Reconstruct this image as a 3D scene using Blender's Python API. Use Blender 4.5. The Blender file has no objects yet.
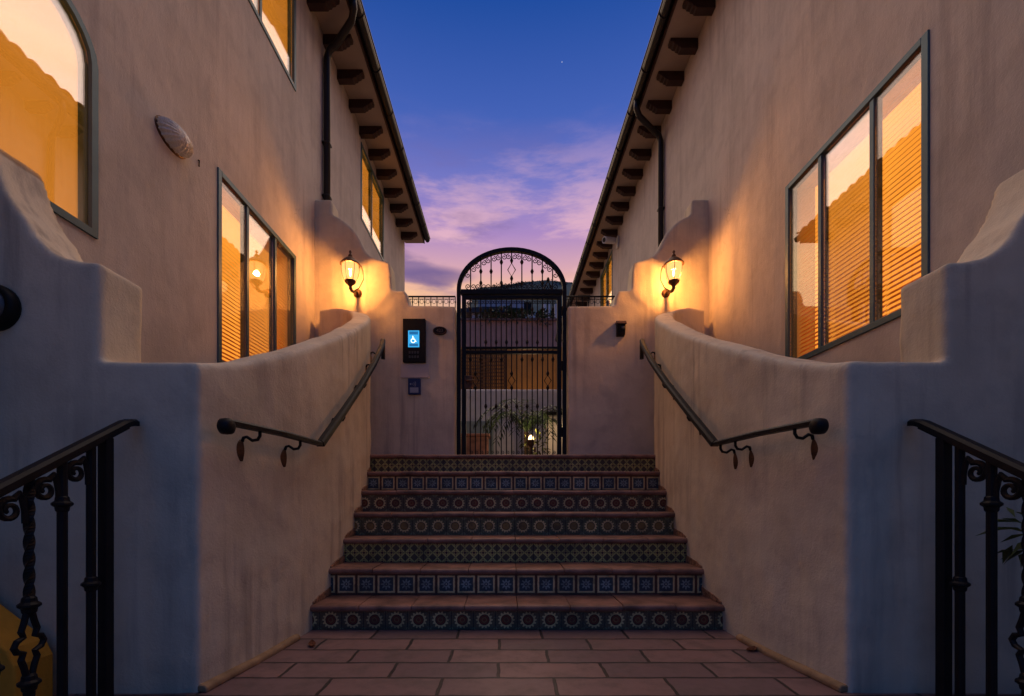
import bpy, bmesh, math, random
from mathutils import Vector, Matrix
R = math.radians
random.seed(7)
scene = bpy.context.scene
COL = scene.collection

# ------------------------------------------------------------------ camera
CX, CZ, F = -0.085, 0.92, 455.0          # viewpoint and focal length in pixels, from the vanishing lines
VX, VY = 505.0, 497.0
cam_d = bpy.data.cameras.new('camera'); cam = bpy.data.objects.new('camera', cam_d); COL.objects.link(cam)
cam.location = (CX, 0, CZ); cam.rotation_euler = (R(90), 0, 0)
cam_d.sensor_width = 36; cam_d.lens = F/1024*36
cam_d.shift_x = (512-VX)/1024; cam_d.shift_y = (VY-348)/1024
cam_d.clip_start = 0.02; cam_d.clip_end = 3000
scene.camera = cam
def P(px, py, d):                         # photo measurement at a distance -> real position
    return Vector((CX+(px-VX)*d/F, d, CZ+(VY-py)*d/F))

# ------------------------------------------------------------------ sky, exposure
scene.view_settings.view_transform = 'Standard'; scene.view_settings.look = 'None'
scene.view_settings.exposure = 0.22; scene.view_settings.gamma = 1.0
scene.view_settings.use_curve_mapping = False
scene.cycles.use_denoising = True
scene.cycles.max_bounces = 8
scene.cycles.sample_clamp_indirect = 4.0
def lin(c):
    return tuple((v/255/12.92 if v/255 <= .04045 else ((v/255+.055)/1.055)**2.4) for v in c)

class NT:                                  # small node-tree helper
    def __init__(s, tree): s.t = tree; s.n = tree.nodes; s.l = tree.links
    def new(s, typ, **kw):
        n = s.n.new(typ)
        for k, v in kw.items(): setattr(n, k, v)
        return n
    def put(s, sock, v):
        if isinstance(v, bpy.types.NodeSocket): s.l.new(v, sock)
        elif v is not None:
            if isinstance(v, (tuple, list)) and len(v) == 3 and sock.type == 'RGBA': v = (*v, 1)
            sock.default_value = v
    def m(s, op, a, b=None, c=None, clamp=False):
        n = s.new('ShaderNodeMath', operation=op, use_clamp=clamp)
        s.put(n.inputs[0], a)
        if b is not None: s.put(n.inputs[1], b)
        if c is not None: s.put(n.inputs[2], c)
        return n.outputs[0]
    def mix(s, f, a, b, blend='MIX'):
        n = s.new('ShaderNodeMix', data_type='RGBA', blend_type=blend)
        s.put(n.inputs[0], f); s.put(n.inputs[6], a); s.put(n.inputs[7], b)
        return n.outputs[2]
    def noise(s, vec, scale, detail=4, rough=.55):
        n = s.new('ShaderNodeTexNoise'); n.inputs['Scale'].default_value = scale
        n.inputs['Detail'].default_value = detail; n.inputs['Roughness'].default_value = rough
        if vec is not None: s.l.new(vec, n.inputs['Vector'])
        return n.outputs[0]
    def ramp(s, f, stops, interp='LINEAR'):
        n = s.new('ShaderNodeValToRGB'); cr = n.color_ramp; cr.interpolation = interp
        while len(cr.elements) > 1: cr.elements.remove(cr.elements[-1])
        for i, (p, c) in enumerate(stops):
            e = cr.elements[0] if i == 0 else cr.elements.new(p)
            e.position = p; e.color = (*c, 1)
        s.put(n.inputs[0], f); return n.outputs[0]
    def map(s, vec, scale=(1, 1, 1), loc=(0, 0, 0), rot=(0, 0, 0)):
        n = s.new('ShaderNodeMapping'); n.inputs['Scale'].default_value = scale
        n.inputs['Location'].default_value = loc; n.inputs['Rotation'].default_value = rot
        s.l.new(vec, n.inputs['Vector']); return n.outputs[0]
    def step(s, x, lo, hi):
        n = s.new('ShaderNodeMapRange', interpolation_type='SMOOTHSTEP')
        s.put(n.inputs[0], x); n.inputs[1].default_value = lo; n.inputs[2].default_value = hi
        return n.outputs[0]

SKY = 0.88
world = bpy.data.worlds.new('World'); scene.world = world; world.use_nodes = True
W = NT(world.node_tree); W.n.clear()
tc = W.new('ShaderNodeTexCoord').outputs['Generated']
nrm = W.new('ShaderNodeVectorMath', operation='NORMALIZE'); W.l.new(tc, nrm.inputs[0]); dirv = nrm.outputs[0]
sep = W.new('ShaderNodeSeparateXYZ'); W.l.new(dirv, sep.inputs[0]); sx, sy, sz = sep.outputs
front = W.ramp(sz, [(0.0, (.40, .24, .18)), (.30, (.75, .42, .24)), (.39, (.95, .55, .30)), (.415, lin((243, 186, 152))), (.445, lin((216, 166, 176))),
                    (.50, lin((170, 136, 192))), (.565, lin((116, 118, 194))), (.64, lin((66, 96, 180))), (.74, lin((28, 74, 156))), (.84, lin((40, 76, 156))), (1.0, lin((56, 84, 160)))])
back = W.ramp(sz, [(0.0, lin((0, 72, 126))), (.4, lin((0, 76, 140))), (.8, lin((20, 80, 152))), (1.0, lin((56, 84, 160)))])
ns = W.noise(W.map(dirv, (2.6, 1.2, 11.0), (3.1, .4, .2), (0, R(7), 0)), 1.0, 6, .6)
ns2 = W.noise(W.map(dirv, (3.2, 1.0, 15.0), (1.3, 5.2, 4.2), (0, R(-6), 0)), 1.2, 6, .62)
band = W.m('MULTIPLY', W.step(sz, .36, .43), W.m('SUBTRACT', 1.0, W.step(sz, .48, .66)))
dark = W.m('MULTIPLY', W.step(ns, .47, .64), W.m('MULTIPLY', band, .8))
lite = W.m('MULTIPLY', W.step(ns2, .47, .66), W.m('MULTIPLY', band, .7))
c1 = W.mix(lite, front, lin((240, 188, 196)))
c2 = W.mix(dark, c1, lin((118, 98, 148)))
# the low violet cloud bar beyond the left eave
cb = P(432, 276, 1.0) - Vector((CX, 0, CZ)); cb.normalize()
dx = W.m('DIVIDE', W.m('SUBTRACT', sx, cb.x), .085); dz = W.m('DIVIDE', W.m('SUBTRACT', W.m('ADD', sz, W.m('MULTIPLY', ns, .03)), cb.z+.016), .017)
blob = W.m('SUBTRACT', 1.0, W.step(W.m('ADD', W.m('MULTIPLY', dx, dx), W.m('MULTIPLY', dz, dz)), .2, 1.3))
c2 = W.mix(W.m('MULTIPLY', blob, .75), c2, lin((112, 92, 142)))
mixd = W.mix(W.step(sy, -.35, .55), back, c2)
st = (P(562, 62, 1.0) - Vector((CX, 0, CZ))).normalized()
dot = W.new('ShaderNodeVectorMath', operation='DOT_PRODUCT'); W.l.new(dirv, dot.inputs[0]); dot.inputs[1].default_value = st
star = W.m('MULTIPLY', W.m('GREATER_THAN', dot.outputs['Value'], 1-3e-7), .4)
mixd = W.mix(star, mixd, (1, 1, 1))
nish = W.new('ShaderNodeTexSky', sky_type='NISHITA'); nish.sun_disc = False
nish.sun_elevation = R(-3); nish.sun_rotation = R(0)
bg1 = W.new('ShaderNodeBackground'); W.l.new(mixd, bg1.inputs[0]); bg1.inputs[1].default_value = SKY
bg2 = W.new('ShaderNodeBackground'); W.l.new(nish.outputs[0], bg2.inputs[0]); bg2.inputs[1].default_value = .05
ad = W.new('ShaderNodeAddShader'); W.l.new(bg1.outputs[0], ad.inputs[0]); W.l.new(bg2.outputs[0], ad.inputs[1])
W.l.new(ad.outputs[0], W.new('ShaderNodeOutputWorld').inputs[0])

# soft afterglow of the sun that has just set behind the gate
sun_d = bpy.data.lights.new('afterglow_sun', 'SUN'); sun_d.energy = 2.5; sun_d.angle = R(100); sun_d.color = (1.0, .72, .40)
sun = bpy.data.objects.new('afterglow_sun', sun_d); COL.objects.link(sun); sun.rotation_euler = (R(-40), 0, 0)
LAMP_W = 112.0                               # wall lanterns
WARM = (1.0, .43, .125)
GLOW = 0.86                                  # lit windows

# ------------------------------------------------------------------ materials
def mat(name, base, rough=.7, metal=0.0, bump=None, spec=.5, vary=.12, vscale=3.0, dist=.004):
    m = bpy.data.materials.new(name); m.use_nodes = True; T = NT(m.node_tree)
    b = T.n['Principled BSDF']; co = T.new('ShaderNodeTexCoord').outputs['Object']
    n = T.noise(co, vscale, 5)
    lo = tuple(v*(1-vary) for v in base); hi = tuple(min(1, v*(1+vary)) for v in base)
    T.put(b.inputs['Base Color'], T.ramp(n, [(.3, lo), (.7, hi)]))
    b.inputs['Roughness'].default_value = rough; b.inputs['Metallic'].default_value = metal
    b.inputs['Specular IOR Level'].default_value = spec
    if bump:
        bp = T.new('ShaderNodeBump'); bp.inputs['Strength'].default_value = bump[1]; bp.inputs['Distance'].default_value = dist
        T.l.new(T.noise(co, bump[0], 4), bp.inputs['Height']); T.l.new(bp.outputs[0], b.inputs['Normal'])
    return m

def stucco(name, base, streak=.35):
    m = bpy.data.materials.new(name); m.use_nodes = True; T = NT(m.node_tree)
    b = T.n['Principled BSDF']; co = T.new('ShaderNodeTexCoord').outputs['Object']
    dirt = tuple(v*k for v, k in zip(base, (.62, .60, .62)))
    lite = tuple(min(1, v*1.10) for v in base)
    c = T.ramp(T.noise(co, 1.3, 6, .6), [(.32, tuple(v*.84 for v in base)), (.5, base), (.72, lite)])
    # rain streaks: noise stretched down the wall, broken up by a broad patch mask
    s = T.noise(T.map(co, (9, 9, .45)), 1.0, 5, .6)
    k = T.noise(T.map(co, (1, 1, .6), (4, 2, 1)), 1.1, 3)
    f = T.m('MULTIPLY', T.m('MULTIPLY', T.step(s, .46, .68), T.step(k, .38, .60)), streak*1.9, clamp=True)
    c = T.mix(f, c, dirt)
    b2 = T.noise(co, 4.2, 5, .65)
    c = T.mix(T.m('MULTIPLY', T.step(b2, .48, .66), .26), c, dirt)
    # sparse hairline cracks
    v = T.new('ShaderNodeTexVoronoi', feature='DISTANCE_TO_EDGE'); v.inputs['Scale'].default_value = .8
    wv = T.new('ShaderNodeVectorMath', operation='ADD'); T.l.new(co, wv.inputs[0])
    nz = T.new('ShaderNodeTexNoise'); nz.inputs['Scale'].default_value = 5; T.l.new(co, nz.inputs['Vector'])
    sc = T.new('ShaderNodeVectorMath', operation='SCALE'); T.l.new(nz.outputs['Color'], sc.inputs[0]); sc.inputs['Scale'].default_value = .35
    T.l.new(sc.outputs[0], wv.inputs[1]); T.l.new(wv.outputs[0], v.inputs['Vector'])
    crack = T.m('MULTIPLY', T.m('LESS_THAN', v.outputs['Distance'], .0035), T.step(T.noise(co, .9, 2), .66, .70))
    c = T.mix(T.m('MULTIPLY', crack, .35), c, tuple(v*.4 for v in base))
    T.put(b.inputs['Base Color'], c)
    b.inputs['Roughness'].default_value = .86; b.inputs['Specular IOR Level'].default_value = .25
    b1 = T.new('ShaderNodeBump'); b1.inputs['Strength'].default_value = .35; b1.inputs['Distance'].default_value = .03
    T.l.new(T.noise(T.map(co, (2.4, 2.4, 1.0)), 2.6, 3, .5), b1.inputs['Height'])
    b2n = T.new('ShaderNodeBump'); b2n.inputs['Strength'].default_value = .55; b2n.inputs['Distance'].default_value = .006
    T.l.new(T.noise(co, 70, 4, .7), b2n.inputs['Height']); b3 = T.new('ShaderNodeBump'); b3.inputs['Strength'].default_value = .25; b3.inputs['Distance'].default_value = .012
    T.l.new(T.noise(T.map(co, (1, 1, .7), (2, 7, 3)), 13, 3, .6), b3.inputs['Height']); T.l.new(b1.outputs[0], b3.inputs['Normal']); T.l.new(b3.outputs[0], b2n.inputs['Normal'])
    T.l.new(b2n.outputs[0], b.inputs['Normal'])
    return m

M_STUCCO = stucco('stucco_cream', (.70, .62, .475), .45)
M_HOUSE = stucco('stucco_house', (.58, .515, .455), .3)
M_OCHRE = stucco('stucco_ochre', (.80, .35, .04), .3)
M_WHITE = stucco('stucco_white', (.62, .62, .64), .2)
M_IRON = mat('wrought_iron', (.007, .008, .012), .5, .05, (40, .35), .22, .3, 12, .002)
M_BRONZE = mat('bronze', (.11, .055, .03), .45, .6, (50, .5), .5, .35, 25, .003)
M_WOOD = mat('dark_corbel_wood', (.035, .014, .012), .6, 0, (30, .5), .4, .3, 9)
M_GUTTER = mat('gutter_metal', (.02, .018, .02), .4, .4, None, .5, .2, 3)
M_FRAME = mat('window_frame_metal', (.05, .115, .145), .45, .2, None, .5, .12, 6)
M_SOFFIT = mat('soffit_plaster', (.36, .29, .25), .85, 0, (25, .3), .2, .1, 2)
M_TERRA = mat('terracotta_nosing', (.23, .115, .085), .5, 0, (18, .4), .4, .5, 7, .008)
M_ROOF = mat('roof_clay_tile', (.30, .13, .07), .8, 0, (15, .5), .3, .4, 4, .01)
M_DARK = mat('black_plastic', (.006, .006, .007), .5, 0, None, .2, .1, 5)
M_GREYPLATE = mat('grey_plate', (.55, .51, .50), .6, 0, None, .4, .06, 6)
M_SOIL = mat('soil', (.05, .035, .025), .95, 0, (20, .8), .2, .4, 8, .02)
M_SKIRT = mat('skirting_mottled_tile', (.26, .15, .10), .6, 0, (30, .5), .3, .75, 38)
M_TAN = mat('tan_base_strip', (.34, .22, .12), .75, 0, (30, .5), .3, .25, 14)
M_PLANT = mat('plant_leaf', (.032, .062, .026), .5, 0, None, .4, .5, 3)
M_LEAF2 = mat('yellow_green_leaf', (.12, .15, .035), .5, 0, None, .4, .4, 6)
M_CONC = mat('ground_concrete', (.16, .14, .13), .9, 0, (20, .5), .3, .25, 1.2)
M_HILL = mat('hill_scrub', (.06, .10, .12), .95, 0, None, .1, .4, .06)

def pavers():
    m = bpy.data.materials.new('terracotta_pavers'); m.use_nodes = True; T = NT(m.node_tree)
    b = T.n['Principled BSDF']; co = T.new('ShaderNodeTexCoord').outputs['Object']
    wob = T.new('ShaderNodeVectorMath', operation='ADD'); T.l.new(co, wob.inputs[0])
    nz = T.new('ShaderNodeTexNoise'); nz.inputs['Scale'].default_value = 9; T.l.new(co, nz.inputs['Vector'])
    s = T.new('ShaderNodeVectorMath', operation='SCALE'); T.l.new(nz.outputs['Color'], s.inputs[0]); s.inputs['Scale'].default_value = .02
    T.l.new(s.outputs[0], wob.inputs[1])
    br = T.new('ShaderNodeTexBrick'); T.l.new(T.map(wob.outputs[0], (1, 1, 1), (.11, .0, 0)), br.inputs['Vector'])
    br.inputs['Scale'].default_value = 1; br.inputs['Brick Width'].default_value = .56; br.inputs['Row Height'].default_value = .2113
    br.inputs['Mortar Size'].default_value = .0095; br.inputs['Mortar Smooth'].default_value = .25; br.inputs['Bias'].default_value = 0
    br.inputs['Color1'].default_value = (.27, .155, .14, 1); br.inputs['Color2'].default_value = (.155, .10, .105, 1)
    br.inputs['Mortar'].default_value = (.035, .028, .027, 1)
    n = T.noise(co, 5, 6, .65)
    c = T.mix(T.m('MULTIPLY', T.step(n, .42, .70), .6), br.outputs['Color'], (.11, .075, .07))
    c = T.mix(br.outputs['Fac'], c, (.03, .022, .022))
    T.put(b.inputs['Base Color'], c)
    T.put(b.inputs['Roughness'], T.m('MULTIPLY_ADD', n, .5, .2))
    bp = T.new('ShaderNodeBump'); bp.inputs['Strength'].default_value = .6; bp.inputs['Distance'].default_value = .008
    h = T.m('ADD', T.m('MULTIPLY', br.outputs['Fac'], -1.0), T.m('MULTIPLY', n, .5)); T.l.new(h, bp.inputs['Height'])
    T.l.new(bp.outputs[0], b.inputs['Normal'])
    return m
M_PAVE = pavers()

def tile_mat(name, kind):
    """painted riser tiles; the pattern is laid out on the riser itself"""
    p = .1524
    m = bpy.data.materials.new(name); m.use_nodes = True; T = NT(m.node_tree)
    b = T.n['Principled BSDF']; co = T.new('ShaderNodeTexCoord').outputs['Object']
    sp = T.new('ShaderNodeSeparateXYZ'); T.l.new(co, sp.inputs[0])
    wb = T.m('MULTIPLY', T.m('SUBTRACT', T.noise(co, 45, 2), .5), .045)
    ux = T.m('DIVIDE', sp.outputs[0], p)
    u = T.m('ADD', T.m('SUBTRACT', T.m('FRACT', ux), .5), wb)
    v = T.m('ADD', T.m('DIVIDE', T.m('ADD', sp.outputs[2], .021), p), wb)
    wn = T.new('ShaderNodeTexWhiteNoise', noise_dimensions='1D'); T.l.new(T.m('FLOOR', ux), wn.inputs['W']); rnd = wn.outputs[0]
    au, av = T.m('ABSOLUTE', u), T.m('ABSOLUTE', v)
    r = T.m('SQRT', T.m('ADD', T.m('MULTIPLY', u, u), T.m('MULTIPLY', v, v)))
    th = T.m('ARCTAN2', v, u)
    if kind == 'lattice':
        q = p/2
        u2 = T.m('ADD', T.m('SUBTRACT', T.m('FRACT', T.m('DIVIDE', sp.outputs[0], q)), .5), wb)
        v2 = T.m('SUBTRACT', T.m('FRACT', T.m('ADD', T.m('DIVIDE', T.m('ADD', sp.outputs[2], .021), q), 40.5)), .5)
        r2 = T.m('SQRT', T.m('ADD', T.m('MULTIPLY', u2, u2), T.m('MULTIPLY', v2, v2)))
        dia = T.m('ABSOLUTE', T.m('SUBTRACT', T.m('ADD', T.m('ABSOLUTE', u2), T.m('ABSOLUTE', v2)), .46))
        cr = T.m('MINIMUM', T.m('ABSOLUTE', u2), T.m('ABSOLUTE', v2))
        a = T.m('LESS_THAN', dia, .10)
        ring = T.m('MULTIPLY', T.m('GREATER_THAN', r2, .13), T.m('LESS_THAN', r2, .24))
        c = T.mix(a, (.14, .11, .07), (.68, .60, .20))
        c = T.mix(ring, c, (.66, .50, .18))
        c = T.mix(T.m('LESS_THAN', r2, .13), c, (.12, .04, .03))
        c = T.mix(T.m('MULTIPLY', T.m('LESS_THAN', cr, .03), .6), c, (.02, .03, .05))
    elif kind == 'square':
        mx = T.m('MAXIMUM', au, av)
        c = T.mix(T.m('LESS_THAN', mx, .43), (.20, .09, .055), (.95, .70, .33))
        c = T.mix(T.m('LESS_THAN', mx, .345), c, (.075, .10, .115))
        petal = T.m('MULTIPLY_ADD', T.m('COSINE', T.m('MULTIPLY', th, 8)), .07, .20)
        c = T.mix(T.m('LESS_THAN', r, petal), c, (.34, .40, .38))
        c = T.mix(T.m('LESS_THAN', r, .09), c, (.07, .09, .12))
        c = T.mix(T.m('LESS_THAN', r, .04), c, (.5, .5, .4))
    else:
        bgc = (.17, .125, .075) if kind == 'sun' else (.15, .145, .075)
        cen = (.24, .065, .035) if kind == 'sun' else (.34, .20, .06)
        dots = T.m('GREATER_THAN', T.noise(co, 95, 2), .6)
        c = T.mix(T.m('MULTIPLY', dots, .5), bgc, (.30, .28, .22))
        petal = T.m('MULTIPLY_ADD', T.m('COSINE', T.m('MULTIPLY', th, 14)), .045, .345)
        c = T.mix(T.m('LESS_THAN', r, petal), c, (.85, .64, .30))
        c = T.mix(T.m('LESS_THAN', r, .245), c, (.05, .035, .03))
        c = T.mix(T.m('LESS_THAN', r, .215), c, cen)
        c = T.mix(T.m('MULTIPLY', T.m('LESS_THAN', T.m('ABSOLUTE', T.m('SUBTRACT', r, .10)), .02), .7), c, (.35, .22, .09))
        corner = T.m('GREATER_THAN', T.m('ADD', au, av), .82)
        c = T.mix(corner, c, (.30, .28, .16))
    c = T.mix(T.m('MULTIPLY', rnd, .62), c, T.mix(.5, c, (.02, .02, .025)))
    c = T.mix(T.m('GREATER_THAN', T.m('ABSOLUTE', T.m('SUBTRACT', T.m('FRACT', ux), .5)), .486), c, (.03, .025, .025))
    c = T.mix(T.m('MULTIPLY', T.step(T.noise(co, 11, 5), .45, .68), .5), c, (.05, .045, .04))
    T.put(b.inputs['Base Color'], c); b.inputs['Roughness'].default_value = .38; b.inputs['Specular IOR Level'].default_value = .22
    bp = T.new('ShaderNodeBump'); bp.inputs['Strength'].default_value = .25; bp.inputs['Distance'].default_value = .004
    T.l.new(T.noise(co, 22, 3), bp.inputs['Height']); T.l.new(bp.outputs[0], b.inputs['Normal'])
    return m
M_TILE = {k: tile_mat('riser_tile_'+k, k) for k in ('sun', 'square', 'lattice', 'ring')}

def emit(name, col, strength, noise=0.0, nscale=2.0):
    m = bpy.data.materials.new(name); m.use_nodes = True; T = NT(m.node_tree); T.n.clear()
    e = T.new('ShaderNodeEmission'); e.inputs[0].default_value = (*col, 1); e.inputs[1].default_value = strength
    if noise:
        co = T.new('ShaderNodeTexCoord').outputs['Object']
        T.put(e.inputs[1], T.m('MULTIPLY_ADD', T.noise(T.map(co, (1, 1, .5)), nscale, 3), strength*noise*2, strength*(1-noise)))
    T.l.new(e.outputs[0], T.new('ShaderNodeOutputMaterial').inputs[0]); return m
M_SLAT = bpy.data.materials.new('blind_slats'); M_SLAT.use_nodes = True
T = NT(M_SLAT.node_tree); T.n.clear()
_d = T.new('ShaderNodeBsdfDiffuse'); _d.inputs[0].default_value = (.80, .50, .22, 1)
_t = T.new('ShaderNodeBsdfTranslucent'); _t.inputs[0].default_value = (.85, .50, .18, 1)
_m = T.new('ShaderNodeMixShader'); _m.inputs[0].default_value = .6
T.l.new(_d.outputs[0], _m.inputs[1]); T.l.new(_t.outputs[0], _m.inputs[2]); T.l.new(_m.outputs[0], T.new('ShaderNodeOutputMaterial').inputs[0])
M_ROOM = emit('lit_room', (1.0, .34, .035), 1.4*GLOW, .25)
M_SHADE = emit('lit_curtain', (1.0, .34, .035), 1.0*GLOW, .25, 1.1)
M_BULB = emit('lamp_bulb', (1.0, .72, .35), 45)

def pane_mat(name, r0, r1):
    m = bpy.data.materials.new(name); m.use_nodes = True; T = NT(m.node_tree); T.n.clear()
    tr = T.new('ShaderNodeBsdfTransparent'); tr.inputs[0].default_value = (.97, .95, .92, 1)
    gl = T.new('ShaderNodeBsdfGlossy'); gl.inputs['Roughness'].default_value = .0
    gl.inputs[0].default_value = (.95, .95, .95, 1)
    co = T.new('ShaderNodeTexCoord').outputs['Object']
    bp = T.new('ShaderNodeBump'); bp.inputs['Strength'].default_value = .012; bp.inputs['Distance'].default_value = .02
    T.l.new(T.noise(T.map(co, (1, 1, .6)), 4.0, 1), bp.inputs['Height']); T.l.new(bp.outputs[0], gl.inputs['Normal'])
    lw = T.new('ShaderNodeLayerWeight'); lw.inputs[0].default_value = .45
    mx = T.new('ShaderNodeMixShader'); T.put(mx.inputs[0], T.m('MULTIPLY_ADD', lw.outputs['Fresnel'], r1, r0, clamp=True))
    T.l.new(tr.outputs[0], mx.inputs[1]); T.l.new(gl.outputs[0], mx.inputs[2])
    T.l.new(mx.outputs[0], T.new('ShaderNodeOutputMaterial').inputs[0]); return m
M_PANE = pane_mat('window_glass', .11, .40); M_SCREENED = pane_mat('screened_window_glass', .04, .14)
def lampglass():
    m = bpy.data.materials.new('seeded_lamp_glass'); m.use_nodes = True; T = NT(m.node_tree); T.n.clear()
    tr = T.new('ShaderNodeBsdfTransparent'); tr.inputs[0].default_value = (1, .93, .8, 1)
    em = T.new('ShaderNodeEmission'); em.inputs[0].default_value = (1, .62, .22, 1); em.inputs[1].default_value = 1.3
    gl = T.new('ShaderNodeBsdfGlossy'); gl.inputs['Roughness'].default_value = .15
    a = T.new('ShaderNodeMixShader'); a.inputs[0].default_value = .38
    T.l.new(tr.outputs[0], a.inputs[1]); T.l.new(em.outputs[0], a.inputs[2])
    c = T.new('ShaderNodeMixShader'); c.inputs[0].default_value = .08
    T.l.new(a.outputs[0], c.inputs[1]); T.l.new(gl.outputs[0], c.inputs[2])
    T.l.new(c.outputs[0], T.new('ShaderNodeOutputMaterial').inputs[0]); return m
M_LGLASS = lampglass()
def clearglass():
    m = bpy.data.materials.new('ribbed_clear_glass'); m.use_nodes = True; b = m.node_tree.nodes['Principled BSDF']
    T = NT(m.node_tree); co = T.new('ShaderNodeTexCoord').outputs['Object']
    b.inputs['Base Color'].default_value = (.95, .92, .86, 1); b.inputs['Roughness'].default_value = .12
    b.inputs['Transmission Weight'].default_value = .25
    bp = T.new('ShaderNodeBump'); bp.inputs['Strength'].default_value = .8; bp.inputs['Distance'].default_value = .02
    T.l.new(T.noise(co, 30, 2), bp.inputs['Height']); T.l.new(bp.outputs[0], b.inputs['Normal'])
    return m
M_CGLASS = clearglass()

# ------------------------------------------------------------------ mesh helpers
def BM(): return bmesh.new()
def box(bm, x0, x1, y0, y1, z0, z1):
    if x0 > x1: x0, x1 = x1, x0
    if y0 > y1: y0, y1 = y1, y0
    if z0 > z1: z0, z1 = z1, z0
    v = [bm.verts.new((x, y, z)) for z in (z0, z1) for y in (y0, y1) for x in (x0, x1)]
    for f in ((0, 2, 3, 1), (4, 5, 7, 6), (0, 1, 5, 4), (2, 6, 7, 3), (0, 4, 6, 2), (1, 3, 7, 5)):
        bm.faces.new([v[i] for i in f])
    return v
def prism(bm, poly, to3, a0, a1):
    """poly: 2D outline; to3(u, v, a) -> point; extruded from a0 to a1"""
    A = [bm.verts.new(to3(u, v, a0)) for u, v in poly]; B = [bm.verts.new(to3(u, v, a1)) for u, v in poly]
    n = len(poly)
    bm.faces.new(A); bm.faces.new(B[::-1])
    for i in range(n): bm.faces.new((A[i], B[i], B[(i+1) % n], A[(i+1) % n]))
def tube(bm, pts, r, n=8, closed=False, caps=True, flat=1.0):
    pts = [Vector(p) for p in pts]; N = len(pts); rings = []
    rr = r if isinstance(r, (list, tuple)) else [r]*N
    up = None
    for i, p in enumerate(pts):
        if closed: t = pts[(i+1) % N]-pts[i-1]
        else: t = pts[min(i+1, N-1)]-pts[max(i-1, 0)]
        if t.length < 1e-9: t = Vector((0, 0, 1))
        t.normalize()
        if up is None: up = Vector((0, 0, 1)) if abs(t.z) < .9 else Vector((1, 0, 0))
        s = t.cross(up)
        if s.length < 1e-6: s = t.cross(Vector((0, 1, 0)))
        s.normalize(); up2 = s.cross(t).normalized(); up = up2
        rings.append([bm.verts.new(p+rr[i]*(math.cos(2*math.pi*k/n+math.pi/n)*s*flat+math.sin(2*math.pi*k/n+math.pi/n)*up2)) for k in range(n)])
    for i in range(N if closed else N-1):
        a, b = rings[i], rings[(i+1) % N]
        for k in range(n): bm.faces.new((a[k], a[(k+1) % n], b[(k+1) % n], b[k]))
    if caps and not closed: bm.faces.new(rings[0][::-1]); bm.faces.new(rings[-1])
def lathe(bm, prof, c, n=16, axis='Z'):
    c = Vector(c); rings = []
    for r, h in prof:
        ring = []
        for k in range(n):
            a = 2*math.pi*k/n; q = (r*math.cos(a), r*math.sin(a))
            o = Vector((q[0], q[1], h)) if axis == 'Z' else (Vector((q[0], h, q[1])) if axis == 'Y' else Vector((h, q[0], q[1])))
            ring.append(bm.verts.new(c+o))
        rings.append(ring)
    for a, b in zip(rings, rings[1:]):
        for k in range(n): bm.faces.new((a[k], a[(k+1) % n], b[(k+1) % n], b[k]))
    bm.faces.new(rings[0][::-1]); bm.faces.new(rings[-1])
def sweep_rect(bm, pts, w, h):
    """rectangular bar along pts (w sideways, h upright)"""
    pts = [Vector(p) for p in pts]; N = len(pts); rings = []
    for i, p in enumerate(pts):
        t = (pts[min(i+1, N-1)]-pts[max(i-1, 0)]).normalized()
        s = t.cross(Vector((0, 0, 1))); s = s.normalized() if s.length > 1e-5 else Vector((1, 0, 0)); u = s.cross(t).normalized()
        rings.append([bm.verts.new(p+s*a*w/2+u*b*h/2) for a, b in ((-1, -1), (1, -1), (1, .35), (.55, 1), (-.55, 1), (-1, .35))])
    for a, b in zip(rings, rings[1:]):
        for k in range(6): bm.faces.new((a[k], a[(k+1) % 6], b[(k+1) % 6], b[k]))
    bm.faces.new(rings[0][::-1]); bm.faces.new(rings[-1])
def obj(name, bm, m, parent=None, smooth=False, bevel=0, angle=35):
    bmesh.ops.recalc_face_normals(bm, faces=bm.faces[:])
    me = bpy.data.meshes.new(name); bm.to_mesh(me); bm.free()
    o = bpy.data.objects.new(name, me); COL.objects.link(o)
    if m: me.materials.append(m)
    if parent: o.parent = parent
    if smooth: me.shade_smooth()
    if bevel:
        b = o.modifiers.new('bevel', 'BEVEL'); b.width = bevel; b.segments = 3; b.limit_method = 'ANGLE'; b.angle_limit = R(angle)
    return o
def thing(name, label, cat, loc=(0, 0, 0), group=None):
    o = bpy.data.objects.new(name, None); COL.objects.link(o); o.location = loc; o.empty_display_size = .1
    o['label'] = label; o['category'] = cat
    if group: o['group'] = group
    return o
def part(name, bm, m, t, smooth=False, bevel=0):
    """mesh given in world coordinates, parented under t (an unrotated empty or a mesh at its own place)"""
    base = Vector((0, 0, 0)); q = t
    while q: base = base+q.location; q = q.parent
    bmesh.ops.translate(bm, verts=bm.verts[:], vec=-base)
    return obj(name, bm, m, t, smooth, bevel)
def tag(o, label, cat, group=None):
    o['label'] = label; o['category'] = cat
    if group: o['group'] = group
    return o
def struct(name, bm, m, kind='structure'):
    o = obj(name, bm, m); o['kind'] = kind; return o
def plaster(o, voxel=.02, amp=.012, size=.35):
    """rounded hand-trowelled stucco: fuse, soften and gently undulate"""
    r = o.modifiers.new('remesh', 'REMESH'); r.mode = 'VOXEL'; r.voxel_size = voxel; r.use_smooth_shade = True
    s = o.modifiers.new('soften', 'SMOOTH'); s.factor = .5; s.iterations = 3
    tx = bpy.data.textures.new('trowel', 'CLOUDS'); tx.noise_scale = size; tx.noise_depth = 2
    d = o.modifiers.new('undulate', 'DISPLACE'); d.texture = tx; d.strength = amp; d.mid_level = .5; d.texture_coords = 'LOCAL'
    return o
SIDES = ((-1, 'left'), (1, 'right'))

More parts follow.
